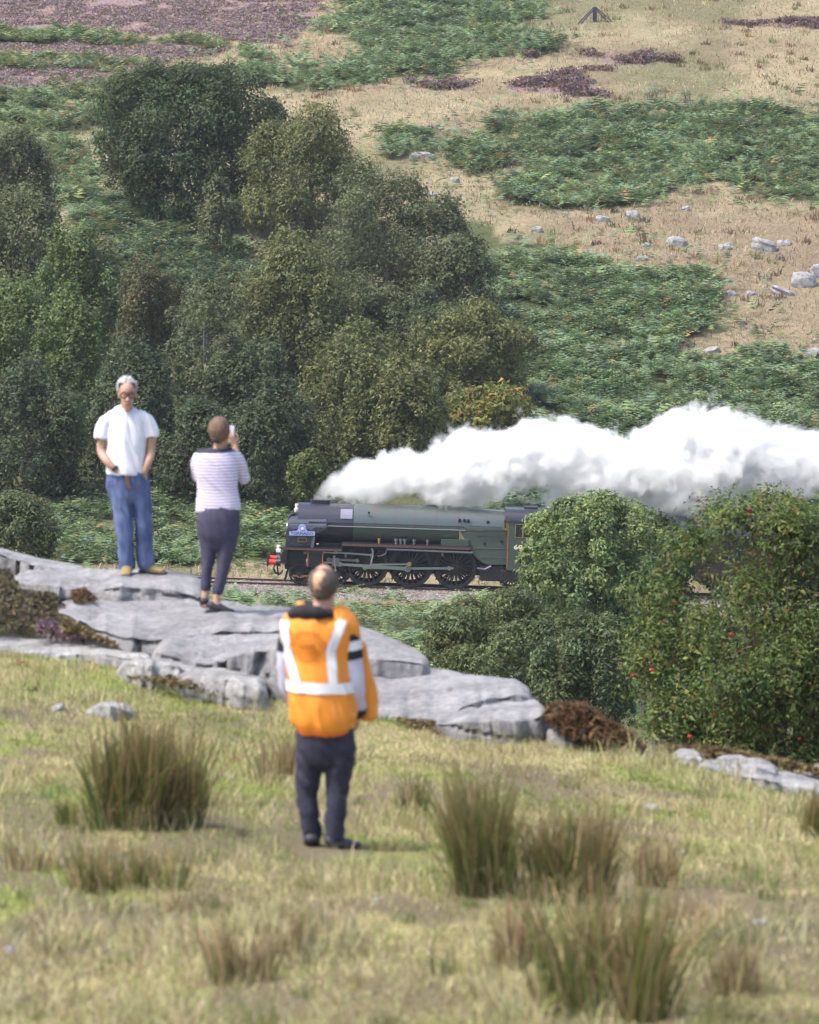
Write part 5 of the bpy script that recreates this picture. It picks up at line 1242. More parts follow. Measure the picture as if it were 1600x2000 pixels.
rush(806, 1598, 27.3, 66, 85, 300, 7, 'small dark rush tuft right of the vested man\'s legs', RG, [2, 2, 3, 2, 2], .3)
rush(1588, 1640, 26.3, 60, 100, 260, 8, 'small rush tuft at the right picture edge', RG, [2, 2, 3, 2, 2], .3)
rush(530, 1530, 29.4, 130, 110, 420, 9, 'loose pale grass tuft left of the vested man', RB, [3, 4, 1, 1], .5)
rush(470, 1925, 19.6, 140, 120, 420, 10, 'low brown tuft at the bottom left of centre', RB, [3, 3, 1, 2], .6)
rush(260, 1745, 22.8, 260, 95, 700, 11, 'wide low green and straw tuft below the left rushes', RG, [3, 3, 1, 4, 0.5], .5)
rush(150, 1612, 26.6, 110, 60, 300, 12, 'short bright green tuft left of the dark rush clump', [(.14, .19, .04), (.18, .22, .06)], [2, 2], .4)
rush(560, 1860, 20.6, 120, 90, 320, 13, 'short straw tuft left of the bottom centre', RB, [3, 4, 2, 1], .6)
rush(1420, 1950, 19.4, 160, 120, 420, 14, 'low brown tuft at the bottom right corner', RB, [3, 3, 1, 2], .6)
rush(1290, 1735, 23.4, 110, 110, 300, 15, 'thin brown stems right of the broad rush clump', RB, [2, 2, 2, 2], .4)
rush(60, 1700, 24.0, 120, 60, 260, 16, 'short straw tuft at the left picture edge', RB, [3, 4, 2, 1], .6)
# ------------------------------------------------------------------ braced straining post on the hilltop
M['tarred'] = simple('tarred_wood', (.055, .045, .06), .8, var=.3)
g = ground_at(1162, 43, 280); s_ = F / g.y
sp_ = empty('straining_post', g, 'dark wooden straining post with two pairs of braces high on the moor', 'post')
b = MB(); b.box(-4 / s_, 4 / s_, -.12, .12, -.3, 29 / s_); b.build('post', M['tarred'], sp_, bevel=.02)
for (xb, y0) in ((-32, 0), (-27, -.25), (37, 0), (29, -.25)):
    b = MB(); b.cyl((math.copysign(3 / s_, xb), y0, (27 if y0 == 0 else 23) / s_), (xb / s_, y0, -.12), .055, n=8); b.build('brace', M['tarred'], sp_)
# ------------------------------------------------------------------ people
def cr(pts, sub):
    """Catmull-Rom through rows of numbers"""
    P = np.array(pts, float)
    if len(P) < 3: 
        t = np.linspace(0, 1, sub + 1)[:, None]; return P[0] * (1 - t) + P[-1] * t
    Q = np.vstack([2 * P[0] - P[1], P, 2 * P[-1] - P[-2]]); out = []
    for i in range(1, len(Q) - 2):
        for k in range(sub):
            t = k / sub; a, b_, c_, d_ = Q[i - 1], Q[i], Q[i + 1], Q[i + 2]
            out.append(.5 * (2 * b_ + (c_ - a) * t + (2 * a - 5 * b_ + 4 * c_ - d_) * t * t + (3 * b_ - a - 3 * c_ + d_) * t ** 3))
    out.append(P[-1]); return np.array(out)
def limb(mb, rows, sub=6, n=20, side=(1, 0, 0), caps=True, sq=1.0):
    """rows (x,y,z, half width along side, half depth); closed tube with rounded ends"""
    q = cr(rows, sub); P = q[:, :3]; A = np.abs(q[:, 3]); B_ = np.abs(q[:, 4])
    rings = []; S = Vector(side)
    for i in range(len(P)):
        d = Vector(P[min(i + 1, len(P) - 1)] - P[max(i - 1, 0)]).normalized()
        u = (S - d * S.dot(d)).normalized(); v = d.cross(u)
        rings.append((Vector(P[i]), u, v, A[i], B_[i], d))
    if caps:
        def capr(r, sg):
            p, u, v, a, b_, d = r; k = min(a, b_)
            return [(p + d * sg * k * math.sin(t), u, v, a * math.cos(t), b_ * math.cos(t), d) for t in (.5, 1.0, 1.35)]
        rings = capr(rings[0], -1)[::-1] + rings + capr(rings[-1], 1)
    vs = []
    for p, u, v, a, b_, d in rings:
        for k in range(n):
            t = 2 * math.pi * k / n; c_, s_ = math.cos(t), math.sin(t)
            if sq != 1: c_, s_ = math.copysign(abs(c_) ** sq, c_), math.copysign(abs(s_) ** sq, s_)
            vs.append(p + u * (a * c_) + v * (b_ * s_))
    m_ = len(rings)
    fs = [(i * n + k, i * n + (k + 1) % n, (i + 1) * n + (k + 1) % n, (i + 1) * n + k) for i in range(m_ - 1) for k in range(n)]
    fs += [tuple(range(n - 1, -1, -1)), tuple((m_ - 1) * n + k for k in range(n))]
    mb.add(vs, fs)
def ball(mb, c, r, n=16):
    c = Vector(c); r = (r, r, r) if not hasattr(r, '__len__') else r
    vs = [c + Vector((0, 0, r[2]))]; 
    for i in range(1, n // 2):
        for k in range(n):
            a, b_ = math.pi * i / (n // 2), 2 * math.pi * k / n
            vs.append(c + Vector((r[0] * math.sin(a) * math.cos(b_), r[1] * math.sin(a) * math.sin(b_), r[2] * math.cos(a))))
    vs.append(c - Vector((0, 0, r[2]))); L_ = len(vs) - 1; h = n // 2
    fs = [(0, 1 + k, 1 + (k + 1) % n) for k in range(n)]
    for i in range(h - 2): fs += [(1 + i * n + k, 1 + (i + 1) * n + k, 1 + (i + 1) * n + (k + 1) % n, 1 + i * n + (k + 1) % n) for k in range(n)]
    fs += [(L_, 1 + (h - 2) * n + (k + 1) % n, 1 + (h - 2) * n + k) for k in range(n)]
    mb.add(vs, fs)
def fuse(mb, name, m, parent, vox=.009, sm=6, wrinkle=0, wsc=6, seed=0, stretch=(1, 1, 1), keep=True):
    """melt overlapping shapes into one continuous surface"""
    me = mb.mesh('tmp'); o = bpy.data.objects.new('tmp', me); C.objects.link(o)
    r = o.modifiers.new('r', 'REMESH'); r.mode = 'VOXEL'; r.voxel_size = vox
    s = o.modifiers.new('s', 'SMOOTH'); s.factor = .5; s.iterations = sm
    dg = bpy.context.evaluated_depsgraph_get(); m2 = bpy.data.meshes.new_from_object(o.evaluated_get(dg)); bpy.data.objects.remove(o)
    m2.name = name
    n = len(m2.vertices); co = np.empty(n * 3, np.float32); m2.vertices.foreach_get('co', co); co = co.reshape(-1, 3)
    if wrinkle:
        no = np.empty(n * 3, np.float32); m2.vertices.foreach_get('normal', no); no = no.reshape(-1, 3)
        f = fbm(co[:, 0] * wsc * stretch[0] + seed, co[:, 1] * wsc * stretch[1], co[:, 2] * wsc * stretch[2] + 1.5 * co[:, 0] * wsc, s=seed, o=3)
        f = 1 - 2 * np.abs(f) * 1.4
        co = co + no * (f * wrinkle)[:, None]; m2.vertices.foreach_set('co', co.astype(np.float32).ravel())
    m2.polygons.foreach_set('use_smooth', np.ones(len(m2.polygons), bool)); m2.update()
    m2.materials.clear()
    return link(name, m2, m, parent)
def slice_part(src, name, m, parent, planes, off=.004, cond=None):
    """a piece of a garment between cutting planes (point, normal: kept on the side the normal points to), lifted off it"""
    bm = bmesh.new(); bm.from_mesh(src.data)
    for p, n_ in planes:
        bmesh.ops.bisect_plane(bm, geom=bm.verts[:] + bm.edges[:] + bm.faces[:], plane_co=Vector(p), plane_no=Vector(n_), clear_inner=True)
    if cond:
        bmesh.ops.delete(bm, geom=[f for f in bm.faces if not cond(f)], context='FACES')
    bm.normal_update()
    for v in bm.verts: v.co += v.normal * off
    me = bpy.data.meshes.new(name); bm.to_mesh(me); bm.free()
    for f in me.polygons: f.use_smooth = True
    return link(name, me, m, parent)
def hand(mb, wrist, d, palm_n, thumb, L_=.18, curl=.25):
    """palm, four unequal bent fingers and a thumb leaving the side of the palm"""
    w_ = Vector(wrist); d = Vector(d).normalized(); nrm = Vector(palm_n); nrm = (nrm - d * nrm.dot(d)).normalized(); sd2 = d.cross(nrm) * thumb
    pl = L_ * .52
    limb(mb, [(*(w_), .026, .019), (*(w_ + d * pl * .5), .038, .016), (*(w_ + d * pl), .041, .013)], 3, 12, side=sd2)
    for k, (o_, f) in enumerate(((.030, .44), (.010, .49), (-.011, .45), (-.031, .35))):
        b0 = w_ + d * pl * .92 + sd2 * o_; l = L_ * f
        dirs = d.copy(); p = b0; rows = [(*p, .0095, .009)]
        for j in range(3):
            a = curl * (j + .6); dd = (d * math.cos(a) + nrm * math.sin(a)).normalized(); p = p + dd * l * (.42, .32, .26)[j]; rows.append((*p, .0090 - .0012 * j, .0085 - .001 * j))
        limb(mb, rows, 3, 8, side=sd2)
    b0 = w_ + d * pl * .28 + sd2 * .028
    p1 = b0 + (d * .55 + sd2 * .75).normalized() * .04; p2 = p1 + (d * .85 + sd2 * .3 + nrm * .35).normalized() * .034; p3 = p2 + (d * .9 + nrm * .4).normalized() * .026
    limb(mb, [(*b0, .014, .013), (*p1, .0115, .011), (*p2, .010, .0095), (*p3, .008, .008)], 3, 8, side=nrm)
M['skin'] = simple('skin', (.50, .29, .20), .5, var=.08, scale=20, spec=.35); M['tan_skin'] = simple('tanned_skin', (.46, .27, .195), .5, var=.08, scale=20, spec=.35)
M['white_cloth'] = simple('white_cotton', (.74, .73, .78), .85, var=.03, scale=30, bump=.15)
M['lilac'] = simple('pale_sleeve_cloth', (.56, .54, .68), .8, var=.05, scale=25, bump=.15); M['navy'] = simple('navy_cloth', (.030, .028, .055), .85, var=.15, scale=30, bump=.2)
M['blackcloth'] = simple('black_cloth', (.016, .015, .022), .85, var=.15, scale=30, bump=.2)
M['vest'] = simple('hi_vis_orange', (.90, .30, .03), .6, var=.06, scale=12, bump=.1); M['vest_edge'] = simple('hi_vis_binding', (.90, .20, .02), .6)
M['tape'] = simple('reflective_tape', (.80, .79, .83), .45, var=.04); M['print'] = simple('vest_print', (.62, .19, .015), .6)
M['dark_trousers'] = simple('charcoal_trousers', (.026, .025, .046), .85, var=.2, scale=30, bump=.3)
M['shoe'] = simple('dark_shoe', (.035, .033, .042), .6); M['boot'] = simple('tan_suede', (.26, .19, .075), .85, var=.2, scale=40); M['sole'] = simple('dark_sole', (.07, .06, .06), .8)
M['belt'] = simple('brown_leather', (.17, .075, .03), .5); M['watch'] = simple('watch_black', (.02, .02, .025), .3); M['spect'] = simple('spectacle_frame', (.06, .02, .02), .4)
M['grey_hair'] = simple('grey_hair', (.36, .355, .37), .8, var=.4, scale=60, bump=.6); M['brown_hair'] = simple('brown_hair', (.14, .085, .055), .7, var=.3, scale=60, bump=.6); M['crop_hair'] = simple('cropped_hair', (.10, .075, .06), .85, var=.3, scale=90, bump=.4)
M['lips'] = simple('lips', (.36, .14, .11), .5); M['eye'] = simple('eye', (.05, .035, .03), .2); M['phone'] = simple('phone_case', (.55, .52, .66), .4)
def denim():
    m, n, N, L = mat('washed_denim'); out = N('ShaderNodeOutputMaterial'); b = N('ShaderNodeBsdfPrincipled'); tc = N('ShaderNodeTexCoord')
    nz = N('ShaderNodeTexNoise'); nz.inputs['Scale'].default_value = 7; nz.inputs['Detail'].default_value = 4; mp = N('ShaderNodeMapping'); mp.inputs['Scale'].default_value = (1.6, 1.6, .7)
    L(tc.outputs['Object'], mp.inputs[0]); L(mp.outputs[0], nz.inputs['Vector'])
    r = N('ShaderNodeValToRGB'); r.color_ramp.elements[0].position = .36; r.color_ramp.elements[0].color = (.06, .085, .20, 1); r.color_ramp.elements[1].position = .68; r.color_ramp.elements[1].color = (.135, .175, .32, 1)
    L(nz.outputs['Fac'], r.inputs[0]); L(r.outputs[0], b.inputs['Base Color']); b.inputs['Roughness'].default_value = .85; L(b.outputs[0], out.inputs[0]); return m
M['denim'] = denim()
def stripes():
    m, n, N, L = mat('striped_jersey'); out = N('ShaderNodeOutputMaterial'); b = N('ShaderNodeBsdfPrincipled'); tc = N('ShaderNodeTexCoord')
    nz = N('ShaderNodeTexNoise'); nz.inputs['Scale'].default_value = 5; sx = N('ShaderNodeSeparateXYZ'); L(tc.outputs['Object'], sx.inputs[0]); L(tc.outputs['Object'], nz.inputs['Vector'])
    a = N('ShaderNodeMath'); a.operation = 'MULTIPLY_ADD'; L(nz.outputs['Fac'], a.inputs[0]); a.inputs[1].default_value = .035; L(sx.outputs[2], a.inputs[2])
    c = N('ShaderNodeMath'); c.operation = 'MULTIPLY'; L(a.outputs[0], c.inputs[0]); c.inputs[1].default_value = 1 / .027
    f = N('ShaderNodeMath'); f.operation = 'FRACT'; L(c.outputs[0], f.inputs[0])
    g = N('ShaderNodeMath'); g.operation = 'LESS_THAN'; L(f.outputs[0], g.inputs[0]); g.inputs[1].default_value = .36
    mx = N('ShaderNodeMix'); mx.data_type = 'RGBA'; mx.inputs[6].default_value = (.72, .66, .76, 1); mx.inputs[7].default_value = (.30, .23, .42, 1); L(g.outputs[0], mx.inputs[0])
    L(mx.outputs[2], b.inputs['Base Color']); b.inputs['Roughness'].default_value = .85; L(b.outputs[0], out.inputs[0]); return m
M['jersey'] = stripes()
def person(px, py, D, label):
    bpy.context.view_layer.update()
    eye = Vector((0, 0, CAMZ)); dr = (wp(px, py, D) - eye).normalized()
    hit, loc, _n, _i, ho, _m = sc.ray_cast(bpy.context.evaluated_depsgraph_get(), eye + dr * (D - 3.2), dr, distance=8)
    if hit and abs(loc.y - D) < 2.5 and 'grass' not in ho.name and 'rush' not in ho.name: D = loc.y
    else: D = ground_at(px, py).y if D < 30 else D
    p = wp(px, py, D); s = F / (D * ct + (CAMZ - p.z) * st_)
    root = empty('person', p, label, 'person')
    return root, (lambda x, y, dy=0.0: ((x - px) / s, dy, (py - y) / s)), s
def head(mb, A, s, cx, top, chin, face, tilt=0):
    """skull, jaw, neck start, ears, nose; face: unit vector the face looks along"""
    f = Vector(face).normalized(); sd2 = Vector((-f.y, f.x, 0))
    T_, B_ = Vector(A(cx, top)), Vector(A(cx, chin)); H = T_.z - B_.z; c = (T_ + B_) / 2
    sk = c + Vector((0, 0, H * .14)) - f * .012
    limb(mb, [(*(sk - f * .055), .066, .085), (*(sk), .077, .105), (*(sk + f * .05), .066, .088)], 5, 20, side=sd2)
    limb(mb, [(*(c + f * .03 + Vector((0, 0, .02))), .066, .07), (*(c + f * .052 - Vector((0, 0, H * .22))), .055, .052), (*(c + f * .062 - Vector((0, 0, H * .40))), .036, .032)], 4, 16, side=sd2)
    limb(mb, [(*(c + f * .088 + Vector((0, 0, .012))), .009, .010), (*(c + f * .105 - Vector((0, 0, .014))), .012, .013), (*(c + f * .112 - Vector((0, 0, .030))), .017, .014)], 3, 10, side=sd2)
    for e in (-1, 1):
        ball(mb, c + sd2 * e * .078 - f * .005 + Vector((0, 0, -.005)), (.012, .020, .033), 10)
    return c, f, sd2, H
# ---- man in the white T-shirt
def man_white():
    root, A, s = person(262, 1121, 38.55, 'grey haired man in white T-shirt and jeans on the top slab, hands in pockets')
    b = MB(); c, f, sd2, H = head(b, A, s, 251, 739, 802, (.10, -1, -.12))
    V = lambda x, y, d, a, q: (*A(x, y, d), a, q)
    limb(b, [V(250, 785, .03, .055, .06), V(249, 806, .05, .062, .062), V(248, 830, .06, .10, .08), V(249, 900, .05, .13, .09), V(250, 930, .05, .14, .10)], 5, 18)
    # arms: shoulder, elbow, wrist, hand in the pocket
    limb(b, [V(214, 824, .05, .045, .045), V(203, 850, .04, .044, .044), V(199, 880, .03, .042, .042), V(213, 900, -.07, .037, .037), V(231, 917, -.085, .029, .029)], 5, 14)
    limb(b, [V(284, 824, .05, .045, .045), V(296, 850, .05, .044, .044), V(296, 880, .05, .042, .042), V(292, 900, -.02, .036, .036), V(284, 920, -.035, .028, .028)], 5, 14)
    hand(b, A(232, 917, -.075), (.2, .38, -1), (.2, 1, 0), 1, .16); hand(b, A(283, 920, -.03), (-.15, .3, -1), (-.2, 1, 0), -1, .16)
    fuse(b, 'body', M['tan_skin'], root, .009, 3)
    # shirt
    b = MB()
    limb(b, [V(249, 797, .04, .075, .07), V(248, 805, .05, .125, .09), V(248, 822, .055, .172, .115), V(248, 850, .05, .182, .13), V(247, 885, .045, .175, .14), V(248, 912, .04, .180, .145), V(248, 925, .04, .184, .145)], 5, 30, caps=False)
    limb(b, [V(228, 812, .05, .06, .065), V(211, 822, .05, .064, .066), V(203, 840, .045, .068, .07), V(201, 856, .04, .072, .072)], 5, 16, caps=False)
    limb(b, [V(270, 812, .05, .06, .065), V(287, 822, .05, .062, .066), V(295, 840, .05, .066, .068), V(297, 853, .05, .068, .07)], 5, 16, caps=False)
    fuse(b, 't_shirt', M['white_cloth'], root, .009, 3, .012, 7, 3, (1, 1, .6))
    # jeans
    b = MB()
    limb(b, [V(250, 918, .04, .185, .125), V(251, 940, .04, .19, .135), V(252, 962, .04, .17, .12)], 4, 24)
    limb(b, [V(231, 945, .03, .105, .11), V(239, 985, .01, .092, .10), V(243, 1020, -.01, .082, .085), V(246, 1060, .0, .076, .08), V(248, 1103, .02, .074, .085)], 5, 18, caps=True)
    limb(b, [V(271, 945, .05, .10, .11), V(277, 985, .05, .088, .10), V(280, 1020, .05, .08, .085), V(281, 1060, .06, .076, .08), V(283, 1101, .07, .078, .085)], 5, 18, caps=True)
    fuse(b, 'jeans', M['denim'], root, .009, 3, .011, 8, 5, (1, 1, .8))
    b = MB(); limb(b, [V(248, 1098, .05, .05, .05), V(248, 1108, .0, .055, .06), V(248, 1116, -.10, .05, .035), V(248, 1118, -.17, .042, .022)], 5, 14); bo = fuse(b, 'boot', M['boot'], root, .007, 3)
    b = MB(); limb(b, [V(248, 1119.5, .06, .045, .014), V(248, 1119.5, -.06, .054, .014), V(248, 1120, -.19, .044, .014)], 5, 12); fuse(b, 'boot_sole', M['sole'], bo, .007, 2)
    b = MB(); limb(b, [V(277, 1098, .08, .05, .05), V(283, 1108, .07, .06, .055), V(301, 1113, .04, .05, .04), V(317, 1115.5, .0, .042, .026)], 5, 14, side=(0, 1, 0)); bo = fuse(b, 'boot', M['boot'], root, .007, 3)
    b = MB(); limb(b, [V(273, 1117, .09, .045, .014), V(296, 1118, .04, .05, .014), V(323, 1118.5, -.01, .04, .014)], 5, 12, side=(0, 1, 0)); fuse(b, 'boot_sole', M['sole'], bo, .007, 2)
    # hair: cap leaving the face free
    b = MB(); hc = c + Vector((0, 0, H * .14)) - f * .012
    ball(b, hc + Vector((0, 0, .026)) - f * .020, (.0895, .104, .099), 24)
    h = fuse(b, 'hair', M['grey_hair'], root, .006, 2, .014, 22, 4)
    bm = bmesh.new(); bm.from_mesh(h.data)
    bmesh.ops.delete(bm, geom=[v for v in bm.verts if (v.co - hc).dot(f) > .035 and v.co.z < hc.z + .068 or v.co.z < hc.z - .075 or ((v.co - hc).dot(f) > .0 and v.co.z < hc.z - .01)], context='VERTS'); bm.to_mesh(h.data); bm.free()
    h.modifiers.new('s', 'SOLIDIFY').thickness = .01
    for e in (-1, 1):
        b = MB(); ball(b, c + f * .092 + sd2 * e * .031 + Vector((0, 0, .018)), (.011, .006, .007), 10); b.build('eye', M['eye'], root, 60)
    b = MB(); limb(b, [(*(c + f * .104 - sd2 * .022 - Vector((0, 0, .062))), .006, .005), (*(c + f * .110 - Vector((0, 0, .060))), .007, .006), (*(c + f * .104 + sd2 * .022 - Vector((0, 0, .062))), .006, .005)], 3, 8, side=(0, 0, 1)); b.build('mouth', M['lips'], root, 60)
    b = MB()
    for e in (-1, 1):
        p = c + f * .106 + sd2 * e * .034 + Vector((0, 0, .018)); b.ring(p, f, .032, .023, .009, 16); b.tube([p + sd2 * e * .028, p + sd2 * e * .045 - f * .1], .003, 5)
    b.tube([c + f * .108 - sd2 * .008 + Vector((0, 0, .022)), c + f * .108 + sd2 * .008 + Vector((0, 0, .022))], .003, 5); b.build('spectacles', M['spect'], root)
    b = MB(); w_ = Vector(A(228, 913, -.085)); b.ring(w_, (.55, -.2, -.8), .036, .028, .03, 16); b.build('watch', M['watch'], root)
    b = MB(); b.prism([A(247, 927)[0::2], A(253, 926)[0::2], A(258, 950)[0::2], A(253, 951)[0::2]], -.125, -.11); b.build('belt', M['belt'], root)
man_white()
# ---- woman photographing the train
def woman():
    root, A, s = person(425, 1194, 36.35, 'woman seen from behind in striped top and navy trousers holding up a phone')
    V = lambda x, y, d, a, q: (*A(x, y, d), a, q)
    b = MB(); c, f, sd2, H = head(b, A, s, 432, 818, 878, (.35, 1, -.05))
    limb(b, [V(431, 858, .01, .045, .05), V(428, 880, .0, .055, .055), V(426, 900, .0, .11, .08), V(426, 990, .0, .12, .1)], 5, 16)
    # right arm raised to the face, left arm in front of the body
    limb(b, [V(462, 892, .02, .043, .043), V(473, 915, .06, .04, .04), V(477, 936, .12, .036, .036), V(468, 905, .20, .031, .031), V(457, 874, .24, .024, .024)], 5, 14)
    hand(b, A(457, 874, .24), (-.28, .0, 1), (-.6, .7, 0), -1, .165, .35)
    limb(b, [V(389, 895, .02, .043, .043), V(384, 922, .10, .04, .04), V(388, 935, .18, .036, .036), V(415, 905, .30, .03, .03), V(436, 874, .30, .024, .024)], 5, 14)
    hand(b, A(436, 874, .30), (.25, .1, 1), (.6, .4, 0), 1, .16, .35)
    for x0, x1, d0 in ((404, 401, 0), (429, 424, -.04)):
        limb(b, [V(x0, 1140, d0, .042, .045), V(x1, 1165, d0, .034, .038), V(x1, 1180, d0, .04, .04)], 4, 12)
    fuse(b, 'body', M['skin'], root, .0085, 3)
    b = MB()
    limb(b, [V(424, 877, .0, .10, .065), V(424, 884, .0, .165, .09), V(424, 898, .0, .192, .108), V(424, 925, .0, .19, .115), V(426, 955, .0, .178, .115), V(427, 980, .0, .19, .125), V(428, 996, .0, .20, .13)], 5, 30, caps=False)
    limb(b, [V(450, 888, .01, .06, .06), V(464, 896, .03, .058, .058), V(473, 916, .07, .055, .055), V(477, 936, .12, .05, .05), V(474, 922, .16, .042, .042)], 5, 16)
    limb(b, [V(400, 888, .01, .06, .06), V(389, 897, .03, .056, .056), V(385, 920, .09, .052, .052), V(388, 936, .18, .048, .048), V(398, 924, .24, .04, .04)], 5, 16)
    top = fuse(b, 'striped_top', M['jersey'], root, .008, 4, .008, 6, 11, (.6, 1, 1.4))
    slice_part(top, 'neck_band', M['navy'], root, [(A(424, 881.5), (-.05, 0, 1))], .006)
    b = MB()
    limb(b, [V(428, 985, .0, .178, .12), V(428, 1010, -.02, .188, .135), V(428, 1040, -.02, .178, .13), V(427, 1052, -.01, .15, .11)], 5, 26)
    limb(b, [V(408, 1030, .0, .10, .105), V(408, 1065, .0, .076, .085), V(407, 1100, -.01, .053, .064), V(404, 1125, .0, .048, .058), V(402, 1146, .0, .046, .055)], 5, 18)
    limb(b, [V(447, 1030, -.02, .105, .11), V(444, 1065, -.03, .078, .088), V(438, 1100, -.04, .058, .068), V(432, 1128, -.04, .052, .062), V(427, 1152, -.04, .049, .058)], 5, 18)
    fuse(b, 'trousers', M['navy_trousers'], root, .009, 3, .006, 8, 15, (1, 1, .8))
    b = MB(); limb(b, [V(399, 1172, -.03, .042, .03), V(400, 1180, .03, .046, .042), V(403, 1184, .12, .045, .03), V(405, 1186, .19, .036, .02)], 5, 14); fuse(b, 'shoe', M['shoe'], root, .007, 3)
    b = MB(); limb(b, [V(412, 1180, -.05, .04, .035), V(424, 1184, -.04, .047, .045), V(440, 1190, -.03, .044, .03), V(454, 1192.5, -.02, .034, .018)], 5, 14, side=(0, 1, 0)); fuse(b, 'shoe', M['shoe'], root, .007, 3)
    b = MB(); hc = c + Vector((0, 0, H * .14)) - f * .012
    ball(b, hc + Vector((0, 0, .012)) - f * .016, (.095, .112, .112), 24); ball(b, hc - Vector((0, 0, .058)) - f * .05, (.062, .052, .055), 16)
    h = fuse(b, 'hair', M['brown_hair'], root, .006, 3, .006, 20, 4)
    bm = bmesh.new(); bm.from_mesh(h.data)
    bmesh.ops.delete(bm, geom=[v for v in bm.verts if (v.co - hc).dot(f) > .06 and v.co.z < hc.z + .05 or ((v.co - hc).dot(f) > .02 and v.co.z < hc.z - .05)], context='VERTS'); bm.to_mesh(h.data); bm.free()
    h.modifiers.new('s', 'SOLIDIFY').thickness = .012
    b = MB(); ball(b, hc - Vector((0, 0, .075)) - f * .075, (.040, .030, .032), 14); b.build('hair_tie', M['shoe'], root, 60)
    # phone, held upright in front of the face
    q = Vector(A(449, 851, .26)); ph = empty('phone', Vector(root.location) + q, 'pale lilac phone held up beside the woman\'s head', 'phone'); ph.rotation_euler = (0, R(6), R(-25))
    g = MB(); g.box(-.038, .038, -.005, .005, -.075, .075); g.build('phone_case', M['phone'], ph, bevel=.004)
    g = MB(); g.box(-.034, .034, .0052, .0062, -.070, .070); g.build('phone_screen', M['glass'], ph)
M['navy_trousers'] = simple('navy_trousers', (.05, .046, .085), .85, var=.18, scale=30, bump=.25)
woman()
